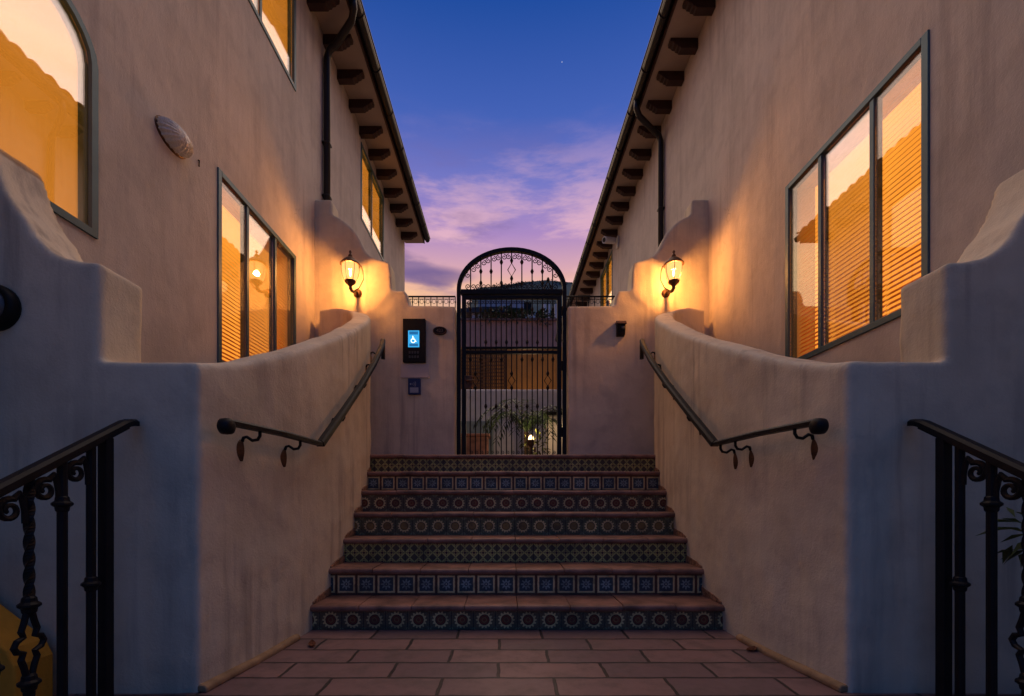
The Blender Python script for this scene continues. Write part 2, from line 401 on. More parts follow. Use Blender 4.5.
# ------------------------------------------------------------------ ground, landing, courtyard
GZ = -.72
bm = BM(); box(bm, -600, 600, -300, 1500, GZ-.5, GZ); struct('ground', bm, M_CONC)
bm = BM(); box(bm, -2.5, 2.5, 1.98, 3.30, GZ+.004, 0); struct('landing_paving', bm, M_PAVE)
Z7 = 1.387
bm = BM(); box(bm, -2.5, 2.5, 5.36, 7.6, GZ+.004, Z7-.004); box(bm, -7, 8, 7.6, 18, GZ+.004, Z7-.004)
struct('courtyard_paving', bm, M_PAVE)
t = thing('entry_steps', 'terracotta steps leading down from the paved landing below the railings', 'steps', (0, 1.5, GZ))
for k in range(3):
    bm = BM(); z1 = -.18*(k+1)
    box(bm, -1.68, 1.68, 1.68-.3*k, 1.98-.3*k-.002, GZ+.004, z1); part('step', bm, M_TERRA, t, bevel=.012)

# ------------------------------------------------------------------ stair walls with stepped curving front piers
PATH = [(1.525, 2.13, 1.555), (1.49, 2.40, 1.63), (1.45, 2.8, 1.80), (1.422, 3.2, 1.99), (1.42, 3.6, 2.18), (1.43, 4.0, 2.375), (1.465, 4.35, 2.55), (1.51, 4.7, 2.725),
        (1.565, 5.0, 2.88), (1.63, 5.2, 2.99), (1.74, 5.40, 3.09), (1.90, 5.58, 3.17), (2.10, 5.70, 3.22), (2.3, 5.80, 3.24)]
def interp(path, d):
    for a, b in zip(path, path[1:]):
        if a[1] <= d <= b[1]:
            f = (d-a[1])/(b[1]-a[1]); return a[0]+f*(b[0]-a[0])
    return path[0][0] if d < path[0][1] else path[-1][0]
def smooth_path(path, n=5):
    out = []
    for i in range(len(path)-1):
        p0, p1, p2, p3 = [Vector(path[min(max(i+k, 0), len(path)-1)]) for k in (-1, 0, 1, 2)]
        for j in range(n):
            t_ = j/n
            out.append(.5*((2*p1)+(-p0+p2)*t_+(2*p0-5*p1+4*p2-p3)*t_*t_+(-p0+3*p1-3*p2+p3)*t_**3))
    out.append(Vector(path[-1])); return out
TH = .20
for s, side in SIDES:
    bm = BM(); sp = smooth_path(PATH); rings = []
    for i, p in enumerate(sp):
        t_ = sp[min(i+1, len(sp)-1)]-sp[max(i-1, 0)]; tt = Vector((t_.x, t_.y)).normalized(); nn = Vector((tt.y, -tt.x))   # towards the house
        ring = []
        for (o_, z_) in ((0, GZ), (0, p.z-.03), (.008, p.z-.008), (.03, p.z), (TH-.03, p.z), (TH-.008, p.z-.008), (TH, p.z-.03), (TH, GZ)):
            ring.append(bm.verts.new((s*(p.x+nn.x*o_), p.y+nn.y*o_, z_)))
        rings.append(ring)
    for a, b in zip(rings, rings[1:]):
        for k in range(8): bm.faces.new((a[k], a[(k+1) % 8], b[(k+1) % 8], b[k]))
    bm.faces.new(rings[0]); bm.faces.new(rings[-1][::-1])
    # front pier: flat, a step up, then the sweeping shoulder
    zz = 1.555; z2 = 2.02
    prof = [(1.60, GZ), (1.60, zz), (1.985, zz), (1.985, z2), (2.10, z2+.012), (2.17, z2+.03), (2.235, z2+.07), (2.29, z2+.13), (2.34, z2+.215), (2.39, z2+.275), (2.44, z2+.36), (2.47, z2+.44), (2.50, z2+.535), (2.54, z2+.62), (2.54, GZ)]
    prism(bm, [(s*u, v) for u, v in prof], lambda u, v, a: (u, a, v), 2.13, 2.40)
    o = obj('stair_wall', bm, M_STUCCO)
    plaster(o, .016, .020, .3)
    tag(o, f'cream stucco wall curving up the {side} side of the stairs from a stepped blue-shadowed front pier', 'wall', 'stucco walls flanking the stairs')
    # planting bed between this wall and the house
    bm = BM(); box(bm, s*1.66, s*2.495, 2.39, 4.7, GZ+.004, 1.2); struct('planting_bed', bm, M_SOIL)
    # mortar strip along the foot of the wall
    bm = BM(); pts = [Vector((s*(interp(PATH, d)-.010), d, .016+.003*math.sin(9*d))) for d in [2.14+.1*i for i in range(9)]]
    sweep_rect(bm, pts, .055, .036); o = obj('wall_base_strip', bm, M_TAN, bevel=.008)
    tag(o, f'tan mortar strip along the foot of the {side} stair wall', 'base strip', 'base strips at the stair walls')

# ------------------------------------------------------------------ staircase
t = thing('staircase', 'seven wide terracotta steps with patterned painted tile risers below the iron gate', 'staircase', (0, 3.16, 0))
ZS = [.175+.202*k for k in range(7)]; DS = [3.16+.31*k for k in range(7)]
KINDS = ['sun', 'square', 'lattice', 'ring', 'sun', 'square', 'lattice']
for k in range(7):
    z0 = 0 if k == 0 else ZS[k-1]; z1 = ZS[k]; d = DS[k]; w = interp(PATH, d)+.03
    bm = BM(); box(bm, -w, w, d, d+.05, -(z1-z0)/2, (z1-z0)/2-.042)
    o = obj('riser', bm, M_TILE[KINDS[k]], t); o.location = (0, -3.16, (z0+z1)/2)
    # bullnose tread made of separate clay pieces
    bm = BM(); dep = .36 if k < 6 else .80
    nseg = 8; edges = [-w+2*w*i/nseg for i in range(nseg+1)]
    for i in range(nseg):
        j1, j2 = random.uniform(-.004, .004), random.uniform(-.003, .003)
        y0 = d-.034+j1; zt = z1+j2; th = .044
        prof = [(y0+.022, zt-th)]
        for q in range(9):
            a = math.pi/2+math.pi*q/8; prof.append((y0+.022+math.cos(a)*.022, zt-th/2-math.sin(a)*th/2*-1*-1))
        prof = [(y0+.022+math.cos(math.pi*1.5-math.pi*q/8)*.022, zt-th/2+math.sin(math.pi*1.5-math.pi*q/8)*th/2) for q in range(9)]
        prof += [(d+dep, zt), (d+dep, zt-th)]
        prism(bm, prof, lambda u, v, a: (a, u, v), edges[i]+.0025, edges[i+1]-.0025)
    part('tread', bm, M_TERRA, t)
    bm = BM(); box(bm, -w+.01, w-.01, d+.052, d+dep-.01, z0-.05 if k else GZ+.01, z1-.045)
    part('step_core', bm, M_CONC, t)
    if k < 6:
        for s, side in SIDES:
            bm = BM(); y0, y1 = d-.03, d+.31
            pl = []
            prism(bm, [(y0+.03, z1+.002), (y0+.03, z1+.014), (y0+.12, z1+.04), (y1-.004, z1+.062), (y1-.004, z1+.002)],
                  lambda u, v, a: (s*(interp(PATH, u)-a), u, v), .012, -.03)
            part('skirting_tile', bm, M_SKIRT, t)

# ------------------------------------------------------------------ gate wall (two halves with stepped S-curved tops)
GD = 5.78; KZ = GD/F
for s, side in SIDES:
    pf = [(.715, Z7-.3), (.715, 3.355), (1.30, 3.355), (1.325, 3.50), (1.36, 3.545), (1.52, 3.56), (1.545, 3.90), (1.60, 3.925), (1.72, 3.95), (1.81, 4.00),
          (1.87, 4.07), (1.915, 4.17), (1.97, 4.28), (2.05, 4.37), (2.15, 4.45), (2.28, 4.515), (2.29, 4.70), (2.54, 4.71), (2.54, Z7-.3)]
    bm = BM(); prism(bm, [(s*u, v) for u, v in pf], lambda u, v, a: (u, a, v), GD, GD+.26)
    o = obj('gate_wall', bm, M_STUCCO); plaster(o, .02, .018, .3)
    tag(o, f'cream stucco wall {side} of the iron gate with a stepped S-curved top and a lit lantern', 'wall', 'stucco walls beside the gate')

# ------------------------------------------------------------------ houses
FX = 2.5
def facade(bm, s, y0, y1, z0, z1, holes, depth=.26):
    ys = sorted({y0, y1, *[h[0] for h in holes], *[h[1] for h in holes]}); zs = sorted({z0, z1, *[h[2] for h in holes], *[h[3] for h in holes]})
    x = s*FX; xi = s*(FX+depth)
    for a, b in zip(ys, ys[1:]):
        for c, e in zip(zs, zs[1:]):
            my, mz = (a+b)/2, (c+e)/2
            if any(h[0] < my < h[1] and h[2] < mz < h[3] for h in holes): continue
            bm.faces.new([bm.verts.new(q) for q in ((x, a, c), (x, b, c), (x, b, e), (x, a, e))])
    for h in holes:
        for (p, q) in (((h[0], h[2]), (h[1], h[2])), ((h[1], h[2]), (h[1], h[3])), ((h[1], h[3]), (h[0], h[3])), ((h[0], h[3]), (h[0], h[2]))):
            bm.faces.new([bm.verts.new(v) for v in ((x, *p), (x, *q), (xi, *q), (xi, *p))])
def window(house, s, y0, y1, z0, z1, divs, blinds=True, label=None):
    """sliding window: frame with mullions, one pane per light, warm lit blinds behind"""
    fw = .036; bm = BM(); X0, X1 = s*(FX-.012), s*(FX+.07)
    for (a, b, c, e) in ((y0-.012, y0+fw, z0-.012, z1+.012), (y1-fw, y1+.012, z0-.012, z1+.012), (y0+fw, y1-fw, z0-.012, z0+fw), (y0+fw, y1-fw, z1-fw, z1+.012)):
        box(bm, X0, X1, a, b, c, e)
    cuts = [y0+fw]
    for d in divs:
        box(bm, s*(FX-.004), s*(FX+.06), d-.02, d+.02, z0+fw, z1-fw); cuts += [d-.02, d+.02]
    cuts.append(y1-fw)
    w = part('window', bm, M_FRAME, house, bevel=.004)
    for i in range(0, len(cuts), 2):
        bm = BM(); off = .008+.010*((i//2) % 2)
        box(bm, s*(FX+off), s*(FX+off+.005), cuts[i]+.0005, cuts[i+1]-.0005, z0+fw+.0005, z1-fw-.0005)
        part('pane', bm, M_SCREENED if (i//2 != 1 and len(cuts) > 4) else M_PANE, w)
        if blinds:
            bm = BM(); n = int((z1-z0-2*fw)/.036); xc = FX+.105
            for k in range(n):
                zc = z0+fw+.018+k*.036; tl = random.uniform(-.002, .002)
                a = [(xc-.016, zc-.0155+tl), (xc+.016, zc+.0155+tl), (xc+.016, zc+.014+tl), (xc-.016, zc-.017+tl)]
                prism(bm, a, lambda u, v, q: (s*u, q, v), cuts[i]-.012, cuts[i+1]+.012)
            part('blind', bm, M_SLAT, w)
    bm = BM(); xc_ = FX+(.258 if blinds else .085); gap = .02 if blinds else -.002
    box(bm, s*xc_, s*(xc_+.012), y0-gap, y1+gap, z0-gap, z1+gap)
    part('glow_panel', bm, M_ROOM if blinds else M_SHADE, w)  # behind blinds this is a glowing panel standing in for the lit room
    return w
def build_house(s, side, yend, lower, upper, corbels, arch, spout, label):
    y0 = .3
    t = thing('house', label, 'house', (s*FX, y0, GZ), 'stucco houses flanking the stairs')
    holes = [h[:4] for h in lower+upper]
    A0, A1, AZ0, AZ1 = 1.88, 2.68, 2.45, 3.72
    if arch: holes.append((A0, A1, AZ0, AZ1))
    bm = BM(); facade(bm, s, y0, yend, GZ, 7.12, holes)
    x1 = s*9.0
    def q(*v): bm.faces.new([bm.verts.new(p) for p in v])
    x = s*FX
    q((x, y0, GZ), (x1, y0, GZ), (x1, y0, 7.12), (x, y0, 7.12)); q((x, yend, GZ), (x1, yend, GZ), (x1, yend, 7.12), (x, yend, 7.12))
    q((x1, y0, GZ), (x1, yend, GZ), (x1, yend, 7.12), (x1, y0, 7.12)); q((x, y0, 7.12), (x1, y0, 7.12), (x1, yend, 7.12), (x, yend, 7.12))
    def arc(k, n=12):
        pts = []
        for i in range(n+1):
            a = math.pi*i/n; pts.append(((A0+A1)/2+math.cos(a)*((A1-A0)/2-k), AZ1-.28+math.sin(a)*(.28-k)))
        return pts
    if arch:
        ap = arc(0)
        for i in range(6):                                     # spandrels fill the corners above the arch
            bm.faces.new([bm.verts.new((x, *p)) for p in (ap[i], ap[i+1], (A1, AZ1))])
            bm.faces.new([bm.verts.new((x, *p)) for p in (ap[12-i], ap[11-i], (A0, AZ1))])
        for a, b in zip(ap, ap[1:]):
            bm.faces.new([bm.verts.new(v) for v in ((x, *a), (x, *b), (s*(FX+.26), *b), (s*(FX+.26), *a))])
    bmesh.ops.remove_doubles(bm, verts=bm.verts[:], dist=1e-4)
    part('wall', bm, M_HOUSE, t)
    for h in lower+upper: window(t, s, *h[:4], h[4], h[5])
    if arch:
        bm = BM(); out = [(A1+.008, AZ0-.008)]+arc(-.008)+[(A0-.008, AZ0-.008)]; inn = [(A1-.034, AZ0+.034)]+arc(.034)+[(A0+.034, AZ0+.034)]
        n = len(out); X = [s*(FX-.014), s*(FX+.07)]
        g = [[bm.verts.new((xx, *p)) for p in ring] for xx in X for ring in (out, inn)]
        for i in range(n):
            j = (i+1) % n
            bm.faces.new((g[0][i], g[0][j], g[1][j], g[1][i])); bm.faces.new((g[2][i], g[2][j], g[3][j], g[3][i]))
            bm.faces.new((g[0][i], g[0][j], g[2][j], g[2][i])); bm.faces.new((g[1][i], g[1][j], g[3][j], g[3][i]))
        w = part('arched_window', bm, M_FRAME, t)
        bm = BM(); prism(bm, inn, lambda u, v, a: (a, u, v), s*(FX+.008), s*(FX+.013)); part('pane', bm, M_PANE, w)
        bm = BM(); prism(bm, [(A1-.002, AZ0+.002)]+arc(.002)+[(A0+.002, AZ0+.002)], lambda u, v, a: (a, u, v), s*(FX+.075), s*(FX+.085)); part('glow_panel', bm, M_SHADE, w)
    # eaves
    ye0, ye1 = y0-.1, yend+.06
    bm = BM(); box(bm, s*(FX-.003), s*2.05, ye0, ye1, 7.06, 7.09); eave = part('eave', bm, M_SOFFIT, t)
    for d in corbels:
        bm = BM(); pr = [(u_, v_+.06) for u_, v_ in [(2.497, 6.998), (2.497, 6.865), (2.27, 6.865), (2.255, 6.885), (2.225, 6.89), (2.215, 6.915), (2.18, 6.92), (2.165, 6.945), (2.13, 6.955), (2.13, 6.998)]]
        jt = random.uniform(-.012, .012)
        prism(bm, pr, lambda u, v, a: (s*u, a, v), d-.05+jt, d+.05+jt); part('corbel', bm, M_WOOD, eave)
    bm = BM(); box(bm, s*2.048, s*2.025, ye0, ye1, 7.05, 7.23); part('fascia', bm, M_WOOD, t)
    bm = BM()                                                       # half-round gutter with rolled lip
    ga = [(2.023-.062+math.cos(math.pi+math.pi*i/8)*-.062, 7.16+math.sin(math.pi+math.pi*i/8)*.085) for i in range(9)]
    gi = [(2.023-.062+math.cos(math.pi+math.pi*i/8)*-.055, 7.165+math.sin(math.pi+math.pi*i/8)*.077) for i in range(8, -1, -1)]
    prism(bm, ga+gi, lambda u, v, a: (s*u, a, v), ye0, ye1)
    tube(bm, [(s*1.898, ye0, 7.165), (s*1.898, ye1, 7.165)], .010, 6)
    for i in range(int((ye1-ye0)/.75)):
        d = ye0+.4+.75*i; tube(bm, [(s*(2.023-.062-math.cos(math.pi*j/8)*.066), d, 7.16-math.sin(math.pi*j/8)*.09) for j in range(9)], .007, 6)
    part('gutter', bm, M_GUTTER, t)
    bm = BM(); tube(bm, spout, .044, 10)
    for zc in (5.6, 4.9): box(bm, s*2.40, s*2.498, spout[-1][1]-.05, spout[-1][1]+.05, zc-.012, zc+.012)
    part('downspout', bm, M_GUTTER, t, smooth=True)
    # barrel tile roof
    bm = BM(); per = .24; nn = int((ye1-ye0)/per)*8; rows = 12; L = .40; sl = math.tan(R(17)); prev = None
    for r_ in range(rows):
        for e in (0, 1):
            ring = []
            xx = 1.945+L*(r_+e*1.02)
            for i in range(nn+1):
                y = ye0+(ye1-ye0)*i/nn; ph = (y-ye0)/per*2*math.pi
                z = 7.215+(xx-1.945)*sl+.045*abs(math.cos(ph/2))*1.3+(.035 if e == 0 else 0)
                ring.append(bm.verts.new((s*xx, y, z)))
            if prev:
                for i in range(nn): bm.faces.new((prev[i], prev[i+1], ring[i+1], ring[i]))
            elif r_ == 0:
                low = [bm.verts.new((s*xx, v.co.y, v.co.z-.022)) for v in ring]
                for i in range(nn): bm.faces.new((ring[i], ring[i+1], low[i+1], low[i]))
                deck = [bm.verts.new((s*(xx+.16), v.co.y, v.co.z-.022+.04)) for v in low]
                for i in range(nn): bm.faces.new((low[i], low[i+1], deck[i+1], deck[i]))
            prev = ring
    part('roof', bm, M_ROOF, t)
    return t
LW_L = (3.83, 5.23, 2.05, 3.68, [4.27, 4.79], True); LW_R = (2.78, 4.17, 2.11, 3.755, [3.205, 3.735], True)
build_house(-1, 'left', 10.95, [LW_L], [(3.83, 5.23, 5.60, 6.86, [4.50], False), (7.63, 9.04, 5.59, 6.86, [8.26], False)],
            [1.08+.5*i for i in range(20)], True,
            [(-1.962, 5.62, 7.09), (-1.965, 5.66, 7.0), (-2.02, 5.74, 6.93), (-2.30, 5.97, 6.86), (-2.41, 6.02, 6.83), (-2.448, 6.04, 6.74), (-2.448, 6.04, 2.2)],
            'pale stucco house on the left of the stairs, with an arched amber window')
build_house(1, 'right', 18.0, [LW_R, ], [(10.95, 12.3, 5.60, 6.86, [11.6], False)],
            [.79+.485*i for i in range(36)], False,
            [(1.962, 7.08, 7.09), (1.965, 7.10, 6.98), (2.03, 7.14, 6.89), (2.32, 7.34, 6.82), (2.41, 7.38, 6.79), (2.448, 7.40, 6.70), (2.448, 7.40, 2.2)],
            'pale stucco house on the right of the stairs, with a three-light window and blinds')

# ------------------------------------------------------------------ arched iron gate
def spiral(c, r0, turns, start, s=1, n=22, plane='xz'):
    pts = []
    for i in range(n+1):
        f = i/n; a = start+s*turns*2*math.pi*f; r = r0*(1-.78*f)
        u, v = r*math.cos(a), r*math.sin(a)
        pts.append(Vector(c)+(Vector((u, 0, v)) if plane == 'xz' else Vector((0, u, v))))
    return pts
GY = 5.86
gate = thing('iron_gate', 'tall arched black wrought iron gate with bars and scrolls above the stairs', 'gate', (0, GY, Z7))
ZSP, RISE, HW = 3.585, .535, .70
def arch_z(x, hw=HW, rise=RISE): return ZSP+rise*math.sqrt(max(0, 1-(x/hw)**2))
bm = BM()
pts = [(-.68, GY, Z7)]+[(-.68, GY, ZSP)]+[(math.cos(math.pi-math.pi*i/28)*.68, GY, ZSP+math.sin(math.pi*i/28)*(RISE-.02)) for i in range(1, 28)]+[(.68, GY, ZSP), (.68, GY, Z7)]
g = []
for i, p in enumerate(pts):
    p = Vector(p); tt = (Vector(pts[min(i+1, len(pts)-1)])-Vector(pts[max(i-1, 0)])).normalized(); nn = Vector((tt.z, 0, -tt.x))
    g.append([bm.verts.new(p+nn*a+Vector((0, b, 0))) for a, b in ((-.025, -.03), (.025, -.03), (.025, .03), (-.025, .03))])
for a, b in zip(g, g[1:]):
    for k in range(4): bm.faces.new((a[k], a[(k+1) % 4], b[(k+1) % 4], b[k]))
bm.faces.new(g[0]); bm.faces.new(g[-1])
part('arched_frame', bm, M_IRON, gate, bevel=.004)
bm = BM(); box(bm, -.652, .652, GY-.03, GY+.03, ZSP-.062, ZSP); part('transom', bm, M_IRON, gate, bevel=.004)
bm = BM(); lz = ZSP-.075
box(bm, -.640, -.585, GY-.02, GY+.02, Z7+.03, lz); box(bm, .585, .640, GY-.02, GY+.02, Z7+.03, lz)
box(bm, -.585, .585, GY-.02, GY+.02, lz-.045, lz); box(bm, -.585, .585, GY-.02, GY+.02, Z7+.03, Z7+.075)
zm = CZ+(VY-348.5)*KZ; box(bm, -.585, .585, GY-.022, GY+.022, zm-.045, zm-.005); box(bm, -.585, .585, GY-.022, GY+.022, zm+.018, zm+.045)
part('leaf_frame', bm, M_IRON, gate, bevel=.003)
def knot(bm, x, z, r=.021, y=GY): lathe(bm, [(.007, -.036), (r*.6, -.024), (r, 0), (r*.6, .024), (.007, .036)], (x, y, z), 8)
def diamond(bm, x, z, w=.045, h=.07):
    tube(bm, [(x, GY, z-h), (x+w, GY, z), (x, GY, z+h), (x-w, GY, z)], .0065, 6, closed=True)
for k in range(-8, 9):
    x = k*.0665; bm = BM()
    zl, zh = Z7+.07, lz-.04
    if k in (0, 7, -7):
        zd = CZ+(VY-379)*KZ
        tube(bm, [(x, GY, zl), (x, GY, zd-.07)], .0075, 6); tube(bm, [(x, GY, zd+.07), (x, GY, zh)], .0075, 6)
        diamond(bm, x, zd); knot(bm, x, zd+.09); knot(bm, x, zd-.09)
    else:
        tube(bm, [(x, GY, zl), (x, GY, zh)], .0075, 6)
        if k % 2: knot(bm, x, CZ+(VY-405)*KZ); knot(bm, x, CZ+(VY-340)*KZ, .02)
        else: knot(bm, x, CZ+(VY-357.5)*KZ); knot(bm, x, CZ+(VY-306.5)*KZ, .02)
    part('bar', bm, M_IRON, gate)
    bm = BM()
    bm.free()
    for sg in (-1, 1):
        bm = BM(); tube(bm, spiral((x+sg*.014, GY, zh-.045), .022, 1.2, R(90), -sg, 14), .0042, 5); part('scroll', bm, M_IRON, gate)
    bm = BM(); tube(bm, spiral((x+.014, GY, zl+.04), .022, 1.2, R(-90), 1, 14), .0042, 5); part('scroll', bm, M_IRON, gate)
for k in range(-4, 5):
    x = k*.132; zt = arch_z(x, .655, RISE-.045); bm = BM()
    if k == 0:
        zd = ZSP+.26; tube(bm, [(x, GY, ZSP-.01), (x, GY, zd-.08)], .008, 6); tube(bm, [(x, GY, zd+.08), (x, GY, zt+.02)], .008, 6)
        diamond(bm, x, zd, .05, .085); knot(bm, x, zd+.12, .022); knot(bm, x, zd-.11, .022)
    else:
        tube(bm, [(x, GY, ZSP-.01), (x, GY, zt+.02)], .008, 6)
        if abs(k) == 1: knot(bm, x, ZSP+.36, .024); knot(bm, x, ZSP+.09, .022)
        if abs(k) == 2: knot(bm, x, ZSP+.24, .023)
        if abs(k) == 3: knot(bm, x, ZSP+.24, .023); knot(bm, x, ZSP+.09, .022)
    part('bar', bm, M_IRON, gate)
    for sg in (-1, 1):
        bm = BM(); tube(bm, spiral((x+sg*.034, GY, ZSP+.045), .034, 1.3, R(-90), sg, 18), .0055, 5); part('scroll', bm, M_IRON, gate)
        xx = x+sg*.036; zc = arch_z(xx, .655, RISE-.045)-.06
        if zc > ZSP+.10: bm = BM(); tube(bm, spiral((xx, GY, zc), .036, 1.3, R(90), -sg, 18), .0055, 5); part('scroll', bm, M_IRON, gate)
bm = BM(); box(bm, -.605, -.50, GY-.04, GY-.015, zm-.50, zm-.33); lk = part('lock_box', bm, M_BRONZE, gate, bevel=.006)
bm = BM(); tube(bm, [(-.57, GY-.04, zm-.41), (-.57, GY-.085, zm-.41), (-.56, GY-.09, zm-.41), (-.47, GY-.09, zm-.41)], .011, 8); part('handle', bm, M_BRONZE, lk, smooth=True)
bm = BM(); a = P(548, 290, GY)                                                # self-closing elbow on the transom
tube(bm, [(a.x-.06, GY, ZSP+.002), (a.x, GY-.02, ZSP+.11), (a.x+.05, GY, ZSP+.002)], .011, 6); lathe(bm, [(.012, -.02), (.022, 0), (.012, .03)], (a.x, GY-.02, ZSP+.12), 8)
part('gate_closer', bm, M_IRON, gate)
for zc in (1.75, 2.6, 3.3):
    bm = BM(); lathe(bm, [(.014, -.06), (.014, .06)], (.6475, GY-.03, zc), 8); part('hinge', bm, M_IRON, gate)

# ------------------------------------------------------------------ lanterns
for s, side in SIDES:
    lx, ly, lz0 = s*1.955, 5.50, 3.64
    t = thing('wall_lantern', f'lit bronze and glass wall lantern on the stucco wall {side} of the gate', 'lantern', (lx, 5.77, 3.4), 'lit lanterns beside the gate')
    bm = BM(); lathe(bm, [(.006, .262), (.014, .255), (.02, .24), (.01, .225), (.016, .215), (.028, .20), (.03, .188), (.02, .178), (.05, .168), (.075, .15), (.105, .125), (.132, .098), (.138, .088), (.132, .08), (.1, .086), (.02, .09)], (lx, ly, lz0), 20)
    for v in bm.verts: v.co.x = lx+(v.co.x-lx)*.88; v.co.y = ly+(v.co.y-ly)*.88
    part('cap', bm, M_BRONZE, t, smooth=True)
    bm = BM(); lathe(bm, [(.112, .085), (.116, .05), (.113, .0), (.100, -.05), (.078, -.10), (.062, -.118), (.058, -.112), (.072, -.095), (.094, -.05), (.107, 0), (.110, .05), (.106, .085)], (lx, ly, lz0), 20)
    for v in bm.verts: v.co.x = lx+(v.co.x-lx)*.86; v.co.y = ly+(v.co.y-ly)*.86
    part('glass', bm, M_LGLASS, t, smooth=True)
    bm = BM()
    for k in range(6):                                              # thin cage ribs over the glass
        a_ = k*math.pi/3+.26; tube(bm, [(lx+r_*.875*math.cos(a_), ly+r_*.875*math.sin(a_), lz0+h_) for r_, h_ in ((.116, .085), (.119, .05), (.116, 0), (.103, -.05), (.081, -.10), (.068, -.115))], .0035, 5)
    part('cage', bm, M_BRONZE, t)
    bm = BM(); lathe(bm, [(.074, -.106), (.078, -.116), (.07, -.13), (.045, -.15), (.028, -.165), (.016, -.185), (.02, -.20), (.012, -.215), (.004, -.22)], (lx, ly, lz0), 16)
    for v in bm.verts: v.co.x = lx+(v.co.x-lx)*.88; v.co.y = ly+(v.co.y-ly)*.88
    part('cup', bm, M_BRONZE, t, smooth=True)
    bm = BM(); tube(bm, [(lx, ly, lz0-.165), (lx, ly+.01, lz0-.19), (lx, ly+.05, lz0-.205), (lx, ly+.11, lz0-.19), (lx, ly+.18, lz0-.15), (lx, 5.775, lz0-.13)], [.018, .02, .02, .018, .016, .016], 10)
    sgn = -s
    tube(bm, [(lx+sgn*.01, ly+.10, lz0-.19), (lx+sgn*.08, ly+.09, lz0-.15), (lx+sgn*.135, ly+.07, lz0-.06), (lx+sgn*.135, ly+.05, lz0+.04), (lx+sgn*.12, ly+.03, lz0+.09)], .007, 6)
    part('arm', bm, M_BRONZE, t, smooth=True)
    bm = BM(); lathe(bm, [(.055, 0), (.052, -.015), (.03, -.028), (.004, -.034)], (lx, 5.776, lz0-.135), 16, 'Y'); part('wall_plate', bm, M_BRONZE, t, smooth=True)
    bm = BM(); lathe(bm, [(.003, .04), (.009, .025), (.013, .0), (.011, -.025), (.006, -.04)], (lx, ly, lz0-.01), 10); part('bulb', bm, M_BULB, t, smooth=True)
    ld = bpy.data.lights.new('lantern_light', 'POINT'); ld.energy = LAMP_W; ld.color = WARM; ld.shadow_soft_size = .03
    lo = bpy.data.objects.new('lantern_light', ld); COL.objects.link(lo); lo.parent = t; lo.location = Vector((lx, ly-.005, lz0-.02))-t.location

# ------------------------------------------------------------------ stair handrails
HR = [(1.43, 2.22, 1.285), (1.35, 2.60, 1.282), (1.325, 3.05, 1.278)]
UP = [(1.325, 3.05, 1.278)]+[(x_, d, 1.278+(d-3.05)*.664) for x_, d in ((1.333, 3.5), (1.350, 4.0), (1.385, 4.5), (1.430, 4.9), (1.455, 5.08))]+[(1.475, 5.18, 2.70)]
for s, side in SIDES:
    t = thing('handrail', f'dark iron handrail with a rolled end bracketed to the {side} stair wall', 'handrail', (s*1.35, 3.05, 1.28), 'handrails on the stair walls')
    bm = BM(); sweep_rect(bm, [(s*x, y, z) for x, y, z in HR], .045, .03); part('level_rail', bm, M_IRON, t)
    bm = BM(); sweep_rect(bm, [(s*x, y, z) for x, y, z in UP], .052, .044)
    tube(bm, [(s*1.475, 5.18, 2.70), (s*1.48, 5.205, 2.67), (s*1.48, 5.21, 2.50)], [.024, .024, .024], 8); part('sloping_rail', bm, M_IRON, t)
    bm = BM(); c = Vector((s*1.432, 2.20, 1.262))                     # rolled volute at the lower end
    lathe(bm, [(.010, -.034), (.028, -.030), (.038, -.022), (.040, 0), (.038, .022), (.028, .030), (.010, .034)], c, 18, 'X'); part('rolled_end', bm, M_IRON, t, smooth=True)
    for (d, zz) in (((2.42, 1.275), (2.81, 1.27)) if s < 0 else ((2.33, 1.275), (2.83, 1.27), (3.0, 1.268)))+((3.50, 1.56), (4.10, 1.96), (4.62, 2.30), (4.98, 2.54)):
        xw = interp(PATH, d); xr = xw-.10
        br = BM(); tube(br, [(s*(xr), d, zz+.005), (s*(xr), d, zz-.03), (s*(xr+.012), d, zz-.05), (s*(xr+.04), d, zz-.055), (s*(xr+.07), d, zz-.035), (s*(xw-.012), d, zz-.04), (s*(xw-.006), d, zz-.06)], .0085, 8)
        b = part('bracket', br, M_IRON, t, smooth=True)
        lf = BM(); g = []
        for i in range(9):
            f = i/8; w = .040*math.sin(math.pi*(.04+.92*f))**.7; th = .008*math.sin(math.pi*f)+.003
            z_ = zz-.05-.115*f
            g.append([lf.verts.new((s*(xw+.004), d-w, z_)), lf.verts.new((s*(xw-.006-th), d, z_)), lf.verts.new((s*(xw+.004), d+w, z_)), lf.verts.new((s*(xw+.008), d, z_))])
        for a, e in zip(g, g[1:]):
            for k in range(4): lf.faces.new((a[k], a[(k+1) % 4], e[(k+1) % 4], e[k]))
        lf.faces.new(g[0]); lf.faces.new(g[-1]); part('leaf_plate', lf, M_BRONZE, b)

